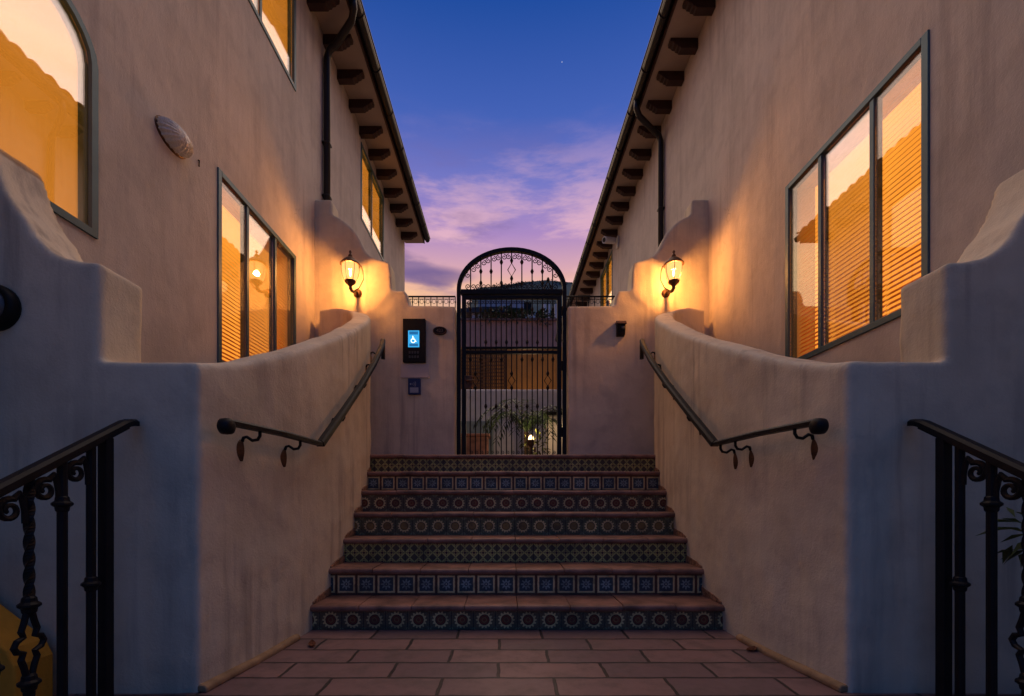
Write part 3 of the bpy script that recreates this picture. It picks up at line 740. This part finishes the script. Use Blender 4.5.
# ------------------------------------------------------------------ front guard railings on the descending steps
def rail_z(d): return 1.285-.59*(2.105-d)
for s, side in SIDES:
    X = s*1.80
    bm = BM(); g = []
    prism(bm, [(.90, GZ), (2.125, GZ), (2.125, -.06), (2.02, -.06), (.92, -.06-.59*1.1)], lambda u, v, a: (a, u, v), X-.09, X+.09)
    tag(obj('cheek_wall', bm, M_STUCCO, bevel=.02), f'low sloping stucco cheek wall under the {side} front railing', 'wall', 'cheek walls under the front railings')
    t = thing('guard_railing', f'black wrought iron stair railing with scrolls in front of the {side} pier', 'railing', (X, 1.955, .02), 'wrought iron front railings')
    bm = BM(); sweep_rect(bm, [(X, .92, rail_z(.92)), (X, 2.045, rail_z(2.045)), (X, 2.075, rail_z(2.06)+.002), (X, 2.10, rail_z(2.06)+.004)], .058, .030); part('top_rail', bm, M_IRON, t)
    bm = BM(); sweep_rect(bm, [(X, .92, rail_z(.92)-.022), (X, 2.06, rail_z(2.06)-.022)], .03, .014); part('channel', bm, M_IRON, t)
    bm = BM(); box(bm, X-.019, X+.019, 1.955-.021, 1.955+.021, -.07, rail_z(1.955)-.02); part('newel_post', bm, M_IRON, t, bevel=.004)
    for i in range(8):
        d = 1.885-.1225*i; zt = rail_z(d)-.02; zb = -.06-.59*max(0, 2.02-d)-.01; zb = max(zb, GZ); bm = BM()
        def collar(z, r=.033): lathe(bm, [(.014, -.034), (.021, -.026), (.023, -.012), (r, -.004), (r, .004), (.023, .012), (.021, .026), (.014, .034)], (X, d, z), 10)
        if i % 3 == 2:
            z1, z2 = zt-.46, zt-.74
            for (a, b) in ((z1, zt), (zb, z2)):                       # twisted square bar
                n = max(2, int(abs(b-a)/.012)); rg = []
                for j in range(n+1):
                    z = a+(b-a)*j/n; an = (z*26); rg.append([bm.verts.new((X+.0165*math.cos(an+q*math.pi/2), d+.0165*math.sin(an+q*math.pi/2), z)) for q in range(4)])
                for p_, q_ in zip(rg, rg[1:]):
                    for k in range(4): bm.faces.new((p_[k], p_[(k+1) % 4], q_[(k+1) % 4], q_[k]))
                bm.faces.new(rg[0]); bm.faces.new(rg[-1])
            collar(z1); collar(z2); zc = (z1+z2)/2; h = (z1-z2)/2-.02
            for sg in (-1, 1):                                        # quatrefoil basket
                tube(bm, [(X, d+sg*.008, zc+h), (X, d+sg*.018, zc+h*.66), (X, d+sg*.028, zc+h*.42), (X, d+sg*.02, zc+h*.24), (X, d+sg*.042, zc+h*.16), (X, d+sg*.052, zc), (X, d+sg*.042, zc-h*.16), (X, d+sg*.02, zc-h*.24),
                          (X, d+sg*.028, zc-h*.42), (X, d+sg*.018, zc-h*.66), (X, d+sg*.008, zc-h)], .0105, 8)
        else:
            tube(bm, [(X, d, zb), (X, d, zt)], .0165, 10); collar(zt-.17 if i % 3 == 1 else zt-.575)
        part('baluster', bm, M_IRON, t, smooth=False)
        if i < 7:                                                     # scroll springing from the collar, touching the rail and curling down
            bm = BM(); cc = d-.066; cz = rail_z(cc)-.098; pts = spiral((X, cc, cz), .041, 1.45, R(70), 1, 26, 'yz')
            ramp_ = [Vector((X, d-.012, rail_z(d)-.185)), Vector((X, d-.013, rail_z(d)-.140)), Vector((X, d-.020, rail_z(d)-.105)), Vector((X, d-.034, rail_z(d)-.078))]
            tube(bm, ramp_+pts, [.0095]*4+[.0095-.004*q/26 for q in range(27)], 6, flat=1.35); part('scroll', bm, M_IRON, t)

# ------------------------------------------------------------------ wall fittings
WY = GD-.004
def wallbox(bm, px0, px1, py0, py1, th, back=.012):
    a, b = P(px0, py1, GD), P(px1, py0, GD); box(bm, a.x, b.x, WY-th, WY+back, a.z, b.z); return a, b
t = thing('intercom_panel', 'black entry intercom with a glowing blue wheelchair screen on the left gate wall', 'intercom', P(415, 363, GD))
bm = BM(); wallbox(bm, 403.6, 426, 320, 363, .045); part('housing', bm, M_DARK, t, bevel=.006)
M_SCREEN = emit('blue_screen', (.05, .42, .85), .9); M_GLYPH = emit('white_glyph', (.85, .98, 1.0), 1.5); M_SCREEN2 = emit('dim_blue_screen', (.02, .16, .40), .8)
bm = BM(); a, b = P(409, 348.5, GD), P(420, 332, GD); ys = WY-.0452-.003
box(bm, a.x, b.x, ys, ys+.003, a.z, b.z); scr = part('screen', bm, M_SCREEN, t)
bm = BM()
for (p0, p1) in ((333, 336), (345, 347.6)):
    q0, q1 = P(410.2, p1, GD), P(418.8, p0, GD); box(bm, q0.x, q1.x, ys-.002, ys-.0002, q0.z, q1.z)
part('status_bar', bm, M_SCREEN2, scr)
bm = BM(); c = P(414.2, 341.2, GD); u = .0127
def gp(x, z): return Vector((c.x+x*u, ys-.003, c.z+z*u))
lathe(bm, [(.55*u, 0), (.55*u, .002)], gp(-.5, 3.3), 12, 'Y')
tube(bm, [gp(-.5, 2.6), gp(-.4, .5), gp(1.3, .4), gp(2.2, -1.7), gp(3.0, -1.5)], .0055, 6)
tube(bm, [gp(-.4, 1.6), gp(1.0, 1.5)], .0045, 6)
tube(bm, [gp(-.2+2.0*math.cos(R(a_)), -.9+2.0*math.sin(R(a_))) for a_ in range(110, 345, 18)], .0048, 6)
part('wheelchair_symbol', bm, M_GLYPH, scr)
bm = BM()
for r_ in range(2):
    for q in range(4):
        a = P(409.6+q*2.7, 352.4+r_*4.4, GD); box(bm, a.x, a.x+.022, WY-.050, WY-.0455, a.z-.03, a.z)
part('keypad', bm, mat('keypad_grey', (.05, .05, .055), .4), t)
bm = BM(); wallbox(bm, 401, 429, 364.5, 378, .012)
tag(obj('cover_plate', bm, M_GREYPLATE, bevel=.003), 'blank pale grey cover plate below the black intercom', 'cover plate')
t = thing('card_reader', 'small navy card reader with pale markings below the grey plate', 'card reader', P(415, 395, GD))
bm = BM(); wallbox(bm, 408.6, 421, 379, 395, .035); part('housing', bm, mat('navy_plastic', (.012, .03, .13), .4), t, bevel=.006)
MW = mat('pale_marking', (.30, .34, .42), .5)
bm = BM(); a, b = P(410.6, 393.4, GD), P(419, 388.2, GD); box(bm, a.x, b.x, WY-.0375, WY-.0352, a.z, b.z); part('marking', bm, MW, t)
bm = BM()
for q in range(3): tube(bm, [(a.x+.02+.018*(q+1)*math.cos(R(w)), WY-.037, a.z+.11+.018*(q+1)*math.sin(R(w))) for w in (-40, -15, 10, 35)], .003, 5)
box(bm, a.x, a.x+.018, WY-.0375, WY-.0352, a.z+.10, a.z+.12); part('wave_symbol', bm, MW, t)
# oval address plaque
t = thing('address_plaque', 'small dark oval house number plaque between the intercom and the gate', 'plaque', P(440, 335, GD))
c = P(440, 331.2, GD)
def oval(bm, rx, rz, y0, y1, n=28): prism(bm, [(c.x+rx*math.cos(2*math.pi*i/n), c.z+rz*math.sin(2*math.pi*i/n)) for i in range(n)], lambda u, v, a: (u, a, v), y0, y1)
bm = BM(); oval(bm, .088, .053, WY-.018, WY+.01); part('plate', bm, M_DARK, t, bevel=.004)
bm = BM(); tube(bm, [(c.x+.079*math.cos(2*math.pi*i/28), WY-.019, c.z+.045*math.sin(2*math.pi*i/28)) for i in range(28)], .0035, 6, closed=True); part('rim', bm, M_BRONZE, t)
cu = bpy.data.curves.new('digits', 'FONT'); cu.body = '423'; cu.size = .058; cu.extrude = .003; cu.align_x = 'CENTER'; cu.align_y = 'CENTER'
tmp = bpy.data.objects.new('digits', cu); COL.objects.link(tmp); bpy.context.view_layer.update()
me = bpy.data.meshes.new_from_object(tmp.evaluated_get(bpy.context.evaluated_depsgraph_get())); bpy.data.objects.remove(tmp)
dg = bpy.data.objects.new('number', me); COL.objects.link(dg); me.materials.clear(); me.materials.append(mat('plaque_digit', (.09, .07, .06), .5)); dg.parent = t
dg.rotation_euler = (R(90), 0, 0); dg.location = Vector((c.x, WY-.0195, c.z))-t.location
# hooded sensor on the right gate wall
t = thing('wall_sensor', 'small dark hooded sensor box on the stucco wall right of the gate', 'sensor', P(620, 337, GD))
a, b = P(615.2, 337, GD), P(625, 323, GD)
bm = BM(); prism(bm, [(WY+.01, a.z), (WY-.05, a.z+.015), (WY-.075, b.z-.05), (WY-.06, b.z-.02), (WY+.01, b.z)], lambda u, v, x: (x, u, v), a.x+.01, b.x-.01); part('housing', bm, M_DARK, t, bevel=.008)
bm = BM(); prism(bm, [(WY+.01, b.z-.02), (WY-.09, b.z-.045), (WY-.09, b.z-.03), (WY-.06, b.z+.006), (WY+.01, b.z+.006)], lambda u, v, x: (x, u, v), a.x, b.x); part('hood', bm, mat('brown_hood', (.05, .015, .012), .5), t, bevel=.006)
bm = BM(); lathe(bm, [(.004, -.012), (.022, -.008), (.026, 0)], ((a.x+b.x)/2+.02, WY-.068, (a.z+b.z)/2+.005), 12, 'Y'); part('lens', bm, mat('smoked_lens', (.06, .06, .065), .1), t, smooth=True)

# oval glass bulkhead light on the left house wall
c = Vector((-2.5, 3.295, 3.52))
t = thing('bulkhead_light', 'unlit oval ribbed glass bulkhead light on the left house wall', 'wall light', c)
def dome(bm, rad_y, rad_z, dep, n=24, rows=7, x0=0, rib=0.0):
    rings = []
    for i in range(rows):
        f = i/(rows-1)*math.pi/2*.97; cr, sr = math.cos(f), math.sin(f)
        rings.append([bm.verts.new((c.x+x0+dep*sr, c.y+rad_y*cr*math.cos(2*math.pi*k/n)*(1+rib*(k % 2)), c.z+rad_z*cr*math.sin(2*math.pi*k/n)*(1+rib*(k % 2)))) for k in range(n)])
    for p, q in zip(rings, rings[1:]):
        for k in range(n): bm.faces.new((p[k], p[(k+1) % n], q[(k+1) % n], q[k]))
    bm.faces.new(rings[0][::-1]); bm.faces.new(rings[-1])
bm = BM(); dome(bm, .165, .10, .03, x0=-.005); part('base', bm, M_BRONZE, t, smooth=True)
bm = BM(); dome(bm, .145, .082, .10, n=40, x0=.012, rib=.10); part('glass_dome', bm, M_CGLASS, t)
bm = BM(); a = P(197, 163, 3.57); tube(bm, [(-2.505, 3.58, a.z+.03), (-2.49, 3.58, a.z+.028), (-2.487, 3.572, a.z-.025)], .005, 6)
tag(obj('wall_hook', bm, M_IRON), 'tiny dark hook in the left house wall beside the bulkhead light', 'hook')
# round bulkhead at the far left of the front pier
c2 = Vector((-2.452, 2.13, CZ+(VY-309)*2.13/F))
t = thing('round_wall_light', 'dark rimmed round wall light on the left front pier at the picture edge', 'wall light', c2)
bm = BM(); lathe(bm, [(.105, .01), (.108, -.02), (.098, -.045), (.080, -.05), (.078, -.02)], c2, 24, 'Y'); part('rim', bm, M_DARK, t, smooth=True)
bm = BM(); lathe(bm, [(.081, -.02), (.078, -.045), (.055, -.065), (.02, -.073), (.003, -.074)], c2, 24, 'Y'); part('lens', bm, mat('milky_lens', (.08, .075, .085), .3), t, smooth=True)
# ochre stub wall behind the left railing
bm = BM(); prism(bm, [(-2.52, GZ), (-2.52, .50), (-2.46, .47), (-2.20, .27), (-2.165, .20), (-2.165, GZ)], lambda u, v, a: (u, a, v), 1.93, 2.10)
tag(obj('ochre_stub_wall', bm, M_OCHRE, bevel=.012), 'low ochre stub wall with a sloping top behind the left front railing', 'wall')
# security camera beneath the right eave
a = Vector((2.30, 10.35, 6.72))
t = thing('security_camera', 'small white security camera under the far right eave', 'security camera', a)
MCAM = mat('white_plastic', (.55, .55, .58), .4)
bm = BM(); box(bm, a.x+.16, a.x+.2, a.y-.06, a.y+.06, a.z-.14, a.z+.12); part('bracket', bm, MCAM, t, bevel=.005)
bm = BM(); tube(bm, [a+Vector((-.16, -.14, -.03)), a+Vector((.10, .0, .03))], [.075, .07], 12); part('body', bm, MCAM, t)
bm = BM(); tube(bm, [a+Vector((-.165, -.143, -.03)), a+Vector((-.155, -.137, -.028))], .05, 12); part('lens', bm, M_DARK, t)

# ------------------------------------------------------------------ plants
def leaf(bm, base, d, L, w, bend=.25):
    d = Vector(d).normalized(); sd = d.cross(Vector((0, 0, 1)))
    if sd.length < 1e-3: sd = Vector((1, 0, 0))
    sd.normalize(); b = Vector(base); u = sd.cross(d)
    m_ = b+d*L*.5-u*0; tip = b+d*L-Vector((0, 0, bend*L))
    v = [bm.verts.new(p) for p in (b, m_+sd*w/2, tip, m_-sd*w/2)]
    bm.faces.new(v)
def bush(bm, c, rx, ry, rz, n, L):
    for i in range(n):
        while True:
            p = Vector((random.uniform(-1, 1), random.uniform(-1, 1), random.uniform(-1, 1)))
            if .25 < p.length < 1 and random.random() < p.length: break
        q = Vector((p.x*rx, p.y*ry, p.z*rz))+Vector(c)
        leaf(bm, q, p+Vector((random.gauss(0, .5), random.gauss(0, .5), random.gauss(.2, .5))), L*random.uniform(.6, 1.3), L*.42)
# arching courtyard palm with an up-light
pc = P(526, 452, 8.3); pc.z = Z7
t = thing('arching_palm', 'small arching palm growing behind the gate bars', 'palm', pc)
bm = BM(); tube(bm, [pc+Vector((0, 0, -.01)), pc+Vector((.02, 0, .4)), pc+Vector((0, .02, .72))], [.07, .055, .04], 8); part('trunk', bm, M_SOIL, t)
bm = BM()
for i in range(20):
    az = 2*math.pi*i/15+random.uniform(-.2, .2); L = random.uniform(1.0, 1.4); el = random.uniform(1.05, 1.5); cen = pc+Vector((0, .02, .70)); pts = []
    for j in range(9):
        f = j/8; pts.append(cen+Vector((math.cos(az)*L*(f*.75), math.sin(az)*L*f*.6, L*(el*f-1.25*f*f))))
    tube(bm, pts, [.010-.0008*j for j in range(9)], 5)
    for j in range(1, 9):
        for sg in (-1, 1):
            for q in (0, .5):
                b = pts[j].lerp(pts[j-1], q); tg = (pts[j]-pts[j-1]).normalized(); sd = tg.cross(Vector((0, 0, 1))).normalized()
                leaf(bm, b, tg*.6+sd*sg-Vector((0, 0, .2)), .27*(1-abs(j/8-.45)*.7), .034)
part('fronds', bm, M_PLANT, t)
ul = P(531, 452, 7.7); ul.z = Z7
t = thing('garden_uplight', 'lit garden up-light at the foot of the palm behind the gate', 'garden light', ul)
bm = BM(); tube(bm, [ul, ul+Vector((0, 0, .40))], .018, 8); lathe(bm, [(.03, .38), (.055, .42), (.06, .50), (.05, .50), (.03, .43)], ul, 12); part('body', bm, M_BRONZE, t)
bm = BM(); lathe(bm, [(.025, .47), (.048, .50), (.040, .55), (.012, .58)], ul, 12); part('bulb', bm, emit('uplight_bulb', (1, .6, .28), 5), t, smooth=True)
ld = bpy.data.lights.new('uplight', 'POINT'); ld.energy = 10; ld.color = (1, .62, .32); ld.shadow_soft_size = .05
lo = bpy.data.objects.new('uplight', ld); COL.objects.link(lo); lo.parent = t; lo.location = (-.02, .12, .72)
lc = P(535, 450, 7.9); lc.z = Z7
t = thing('low_shrub', 'low shrub glowing in front of the garden up-light behind the gate', 'shrub', lc)
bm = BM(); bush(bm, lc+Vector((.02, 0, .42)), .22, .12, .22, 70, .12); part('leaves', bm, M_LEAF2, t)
bm = BM(); tube(bm, [lc, lc+Vector((0, 0, .4))], .015, 6); part('stem', bm, M_WOOD, t)
# potted plant right of the right railing
pp = Vector((2.14, 1.78, GZ))
t = thing('potted_plant', 'yellow-green leafy plant poking out behind the right front railing', 'plant', pp)
bm = BM(); lathe(bm, [(.13, 0), (.17, .28), (.19, .30), (.19, .34), (.16, .34), (.15, .30)], pp, 18); part('pot', bm, M_TERRA, t)
bm = BM()
for i in range(7):
    az = random.uniform(0, 6.28); tube(bm, [pp+Vector((0, 0, .29)), pp+Vector((math.cos(az)*.05, math.sin(az)*.05, .8)), pp+Vector((-.14+math.cos(az)*.03, math.sin(az)*.04, 1.45))], .008, 5)
part('stems', bm, M_PLANT, t)
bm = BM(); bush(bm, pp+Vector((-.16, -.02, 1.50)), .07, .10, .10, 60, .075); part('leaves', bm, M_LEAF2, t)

M_DRY = mat('dry_leaf', (.14, .05, .025), .8, 0, None, .2, .4, 30)
for (px, py, an, lab) in ((752, 651, .4, 'curled dry leaf on the paving near the right stair wall'), (312, 646, 2.0, 'small dry leaf on the paving near the left stair wall')):
    q = P(px, py, .92*F/(py-VY)); bm = BM(); n = 7; rw = []
    for i in range(n):
        f = i/(n-1); w = .022*math.sin(math.pi*(.05+.9*f)); l = (f-.5)*.09; h = .003+.03*(f-.4)**2*2
        rw.append([bm.verts.new((q.x+l*math.cos(an)-k*w*math.sin(an), q.y+l*math.sin(an)+k*w*math.cos(an), h+abs(k)*w*.5+dz)) for dz in (.0, .0015) for k in (-1, 0, 1)])
    for a, b in zip(rw, rw[1:]):
        for k in (0, 1, 3, 4): bm.faces.new((a[k], a[k+1], b[k+1], b[k]))
    tag(obj('fallen_leaf', bm, M_DRY), lab, 'leaf', 'fallen leaves')
# ------------------------------------------------------------------ what shows through and above the gate
def slab(name, px0, px1, py0, py1, d, th, m, label=None, cat=None, zb=None, bevel=0):
    a, b = P(px0, py1, d), P(px1, py0, d); bm = BM(); box(bm, a.x, b.x, d, d+th, a.z if zb is None else zb, b.z)
    o = obj(name, bm, m, bevel=bevel)
    if label: tag(o, label, cat)
    return o
plaster(slab('parapet_wall', 452, 580, 389, 450, 9.5, .2, M_WHITE, 'pale blue-white courtyard wall beyond the palm', 'wall', Z7-.1), .03, .012, .5)
slab('stone_ledge', 458, 493, 421, 432, 9.0, .45, mat('slate_ledge', (.16, .22, .26), .7), 'blue-grey ledge in front of the pale courtyard wall', 'ledge', Z7-.02, .01)
t = thing('planter_box', 'reddish planter box behind the left side of the gate', 'planter', P(474, 453, 8.2))
a, b = P(461, 455, 8.2), P(488, 433.5, 8.2)
bm = BM(); box(bm, a.x, b.x, 8.2, 8.6, Z7-.01, b.z-.05); part('body', bm, M_TERRA, t, bevel=.01)
bm = BM(); box(bm, a.x-.03, b.x+.03, 8.17, 8.63, b.z-.05, b.z); part('rim', bm, M_TERRA, t, bevel=.01)
t = thing('gate_pillar', 'short white pillar with a dark coping behind the right side of the gate', 'pillar', P(556, 453, 8.4))
a, b = P(547.5, 455, 8.4), P(572, 415, 8.4)
bm = BM(); box(bm, a.x, b.x, 8.4, 8.75, Z7-.01, b.z); part('shaft', bm, M_WHITE, t, bevel=.01)
bm = BM(); box(bm, a.x-.04, b.x+.04, 8.36, 8.79, b.z, b.z+.06); part('coping', bm, M_DARK, t, bevel=.008)
slab('ochre_courtyard_wall', 440, 600, 347, 400, 13.0, .3, stucco('ochre_wall', (.50, .27, .085), .3), 'ochre courtyard wall glowing behind the middle of the gate', 'wall', 1.0)
t = thing('woven_screen', 'brown woven screen standing against the left of the ochre courtyard wall', 'screen', P(482, 420, 12.6))
a, b = P(459, 390, 12.6), P(505, 349, 12.6)
bm = BM(); n = 22
for i in range(n+1):
    x = a.x+(b.x-a.x)*i/n; box(bm, x-.012, x+.012, 12.6+.01*(i % 2), 12.612+.01*(i % 2), 2.4, b.z)
for i in range(26):
    z = 2.45+(b.z-2.5)*i/25; box(bm, a.x, b.x, 12.59, 12.60, z-.02, z+.02)
part('weave', bm, mat('woven_cane', (.14, .075, .035), .8), t)
bm = BM()
for x in (a.x, (a.x+b.x)/2, b.x): box(bm, x-.03, x+.03, 12.625, 12.68, Z7-.01, b.z+.03)
part('post', bm, M_WOOD, t)
t = thing('courtyard_lamp', 'small lit up-light hidden low before the ochre courtyard wall', 'garden light', (.3, 12.4, 2.5))
bm = BM(); box(bm, .24, .36, 12.34, 12.46, Z7-.005, 2.50); part('housing', bm, M_DARK, t)
bm = BM(); lathe(bm, [(.03, 0), (.05, .015), (.02, .03)], (.3, 12.4, 2.50), 10); part('bulb', bm, emit('courtyard_bulb', (1, .55, .2), 3), t)
ld = bpy.data.lights.new('courtyard_light', 'POINT'); ld.energy = 26; ld.color = (1, .55, .2); ld.shadow_soft_size = .06
lo = bpy.data.objects.new('courtyard_light', ld); COL.objects.link(lo); lo.parent = t; lo.location = (0, 0, .12)
# side terraces with railings just behind the gate wall
for s, side in SIDES:
    xa, xb = (s*.97, s*2.49)
    bm = BM(); box(bm, xa, xb, 7.9, 8.4, Z7-.01, 3.72)
    tag(obj('terrace_wall', bm, M_STUCCO, bevel=.02), f'stucco terrace wall hidden behind the {side} gate wall', 'wall', 'terrace walls behind the gate wall')
    t = thing('terrace_railing', f'black iron balcony railing above the {side} gate wall', 'railing', (s*1.7, 8.1, 3.72), 'terrace railings')
    zt = CZ+(VY-296.5)*8.1/F
    bm = BM(); sweep_rect(bm, [(xa, 8.1, zt), (xb, 8.1, zt)], .04, .02); sweep_rect(bm, [(xa, 8.1, zt-.045), (xb, 8.1, zt-.045)], .02, .008); part('top_rail', bm, M_IRON, t)
    n = 14
    for i in range(n+1):
        x = xa+(xb-xa)*i/n; bm = BM(); tube(bm, [(x, 8.1, 3.71), (x, 8.1, zt)], .008, 6); knot(bm, x, zt-.10, .015, 8.1); part('baluster', bm, M_IRON, t)
        if i < n:
            bm = BM(); xm = x+(xb-xa)/n/2; tube(bm, [(xm+.03*math.cos(2*math.pi*q/12), 8.1, zt-.09+.04*math.sin(2*math.pi*q/12)) for q in range(12)], .004, 5, closed=True); part('scroll', bm, M_IRON, t)
# hillside houses
t = thing('balcony_house', 'terracotta walled balcony house with a flat dark roof on white posts beyond the gate', 'house', P(515, 352, 25))
MT2 = stucco('terracotta_wall', (.55, .30, .22), .3)
a, b = P(462, 352, 25), P(566, 321, 25); bm = BM(); box(bm, a.x-.8, b.x+.8, 25, 25.3, 0, b.z); box(bm, a.x-.8, b.x+.8, 25.3, 34, 0, b.z-1); part('wall', bm, MT2, t)
bm = BM(); box(bm, a.x-.9, b.x+.9, 24.9, 25.35, b.z, b.z+.12); part('coping', bm, M_TERRA, t)
a, b = P(461, 315, 26), P(524, 309.5, 26); bm = BM(); prism(bm, [(a.x, a.z), (b.x, a.z), (b.x, b.z-.1), (b.x-1.2, b.z), (a.x+1.2, b.z), (a.x, b.z-.1)], lambda u, v, q: (u, q, v), 25.6, 30); part('roof', bm, mat('slate_roof', (.03, .035, .05), .7), t)
for px in (474, 480, 519):
    q = P(px, 340, 25.9); bm = BM(); box(bm, q.x-.11, q.x+.11, 25.8, 26.02, 8, P(px, 313, 25.9).z); part('post', bm, M_WHITE, t)
bm = BM(); a, b = P(478, 322, 30), P(524, 299, 30); box(bm, a.x, b.x, 30.2, 34, 5, b.z); part('upper_storey', bm, mat('blue_grey_render', (.34, .38, .46), .8), t)
t = thing('hillside_house', 'pale blue-grey house with white balcony posts on the right beyond the gate', 'house', P(545, 345, 32))
a, b = P(521, 345, 34), P(566, 301, 34); bm = BM(); box(bm, a.x, b.x+3, 36, 42, 5, b.z); part('wall', bm, mat('grey_render', (.50, .56, .64), .8), t)
bm = BM(); a, b = P(534, 311, 32), P(575, 302, 32); prism(bm, [(a.x, a.z), (a.x+2.2, b.z+.3), (b.x+2, b.z+.3), (b.x+2, a.z)], lambda u, v, q: (u, q, v), 35.4, 42.5); part('roof', bm, mat('slate_roof_b', (.03, .035, .05), .7), t)
for px in (545, 549, 556):
    q = P(px, 345, 32); bm = BM(); box(bm, q.x-.09, q.x+.09, 32, 32.2, 5, P(px, 304, 32).z); part('post', bm, M_WHITE, t)
for (px, py) in ((527, 308), (540, 318), (553, 316)):
    q = P(px, py, 35.9); bm = BM(); box(bm, q.x-.35, q.x+.35, 35.9, 36.02, q.z-.45, q.z+.45); part('window', bm, M_DARK, t)
kinds = ['low', 'spreading', 'rounded', 'ragged', 'tall']
for i, (px, py, rx, rz) in enumerate(((490, 318, .85, .35), (504, 316, .8, .5), (518, 317, .7, .4), (533, 318, .8, .35), (545, 319, .5, .45))):
    q = P(px, py, 25.2); t = thing('balcony_shrub', f'{kinds[i]} green shrub on the terracotta balcony wall, number {["one","two","three","four","five"][i]} from the left', 'shrub', q, 'shrubs on the balcony wall')
    bm = BM(); bush(bm, q, rx, .4, rz, 260, .22); part('leaves', bm, M_PLANT, t)
    bm = BM(); tube(bm, [(q.x, 25.2, q.z-.8), (q.x, 25.2, q.z)], .03, 6); part('stem', bm, M_WOOD, t)
# hill with scrub on its crest
bm = BM(); g = []
crest = [(300, 330), (380, 322), (440, 318), (466, 312), (478, 292), (500, 288), (520, 286), (545, 284), (570, 286), (600, 288), (680, 280), (800, 290)]
D = 130
for j in range(9):
    f = j/8; row = []
    for i, (px, py) in enumerate(crest):
        top = P(px, py, D); row.append(bm.verts.new((top.x*(.75+.25*f), D-75*(1-f)+random.uniform(-2, 2), GZ+.2+(top.z-GZ)*(f**.9)+random.uniform(-.6, .6)*(0 < j < 8))))
    g.append(row)
g.append([bm.verts.new((v.co.x, D+60, GZ)) for v in g[-1]])
for a, b in zip(g, g[1:]):
    for i in range(len(crest)-1): bm.faces.new((a[i], a[i+1], b[i+1], b[i]))
struct('hill', bm, M_HILL)
bm = BM()
for i in range(len(crest)-1):
    for q in range(14):
        f = random.random(); px = crest[i][0]+(crest[i+1][0]-crest[i][0])*f; py = crest[i][1]+(crest[i+1][1]-crest[i][1])*f
        if 440 < px < 640: bush(bm, P(px, py+random.uniform(-1, 5), D-2), random.uniform(.8, 2.2), 1, random.uniform(.5, 1.3), 40, .7)
o = struct('hilltop_trees', bm, M_HILL, 'stuff'); tag(o, 'dark scrub and trees along the crest of the far hill', 'trees')
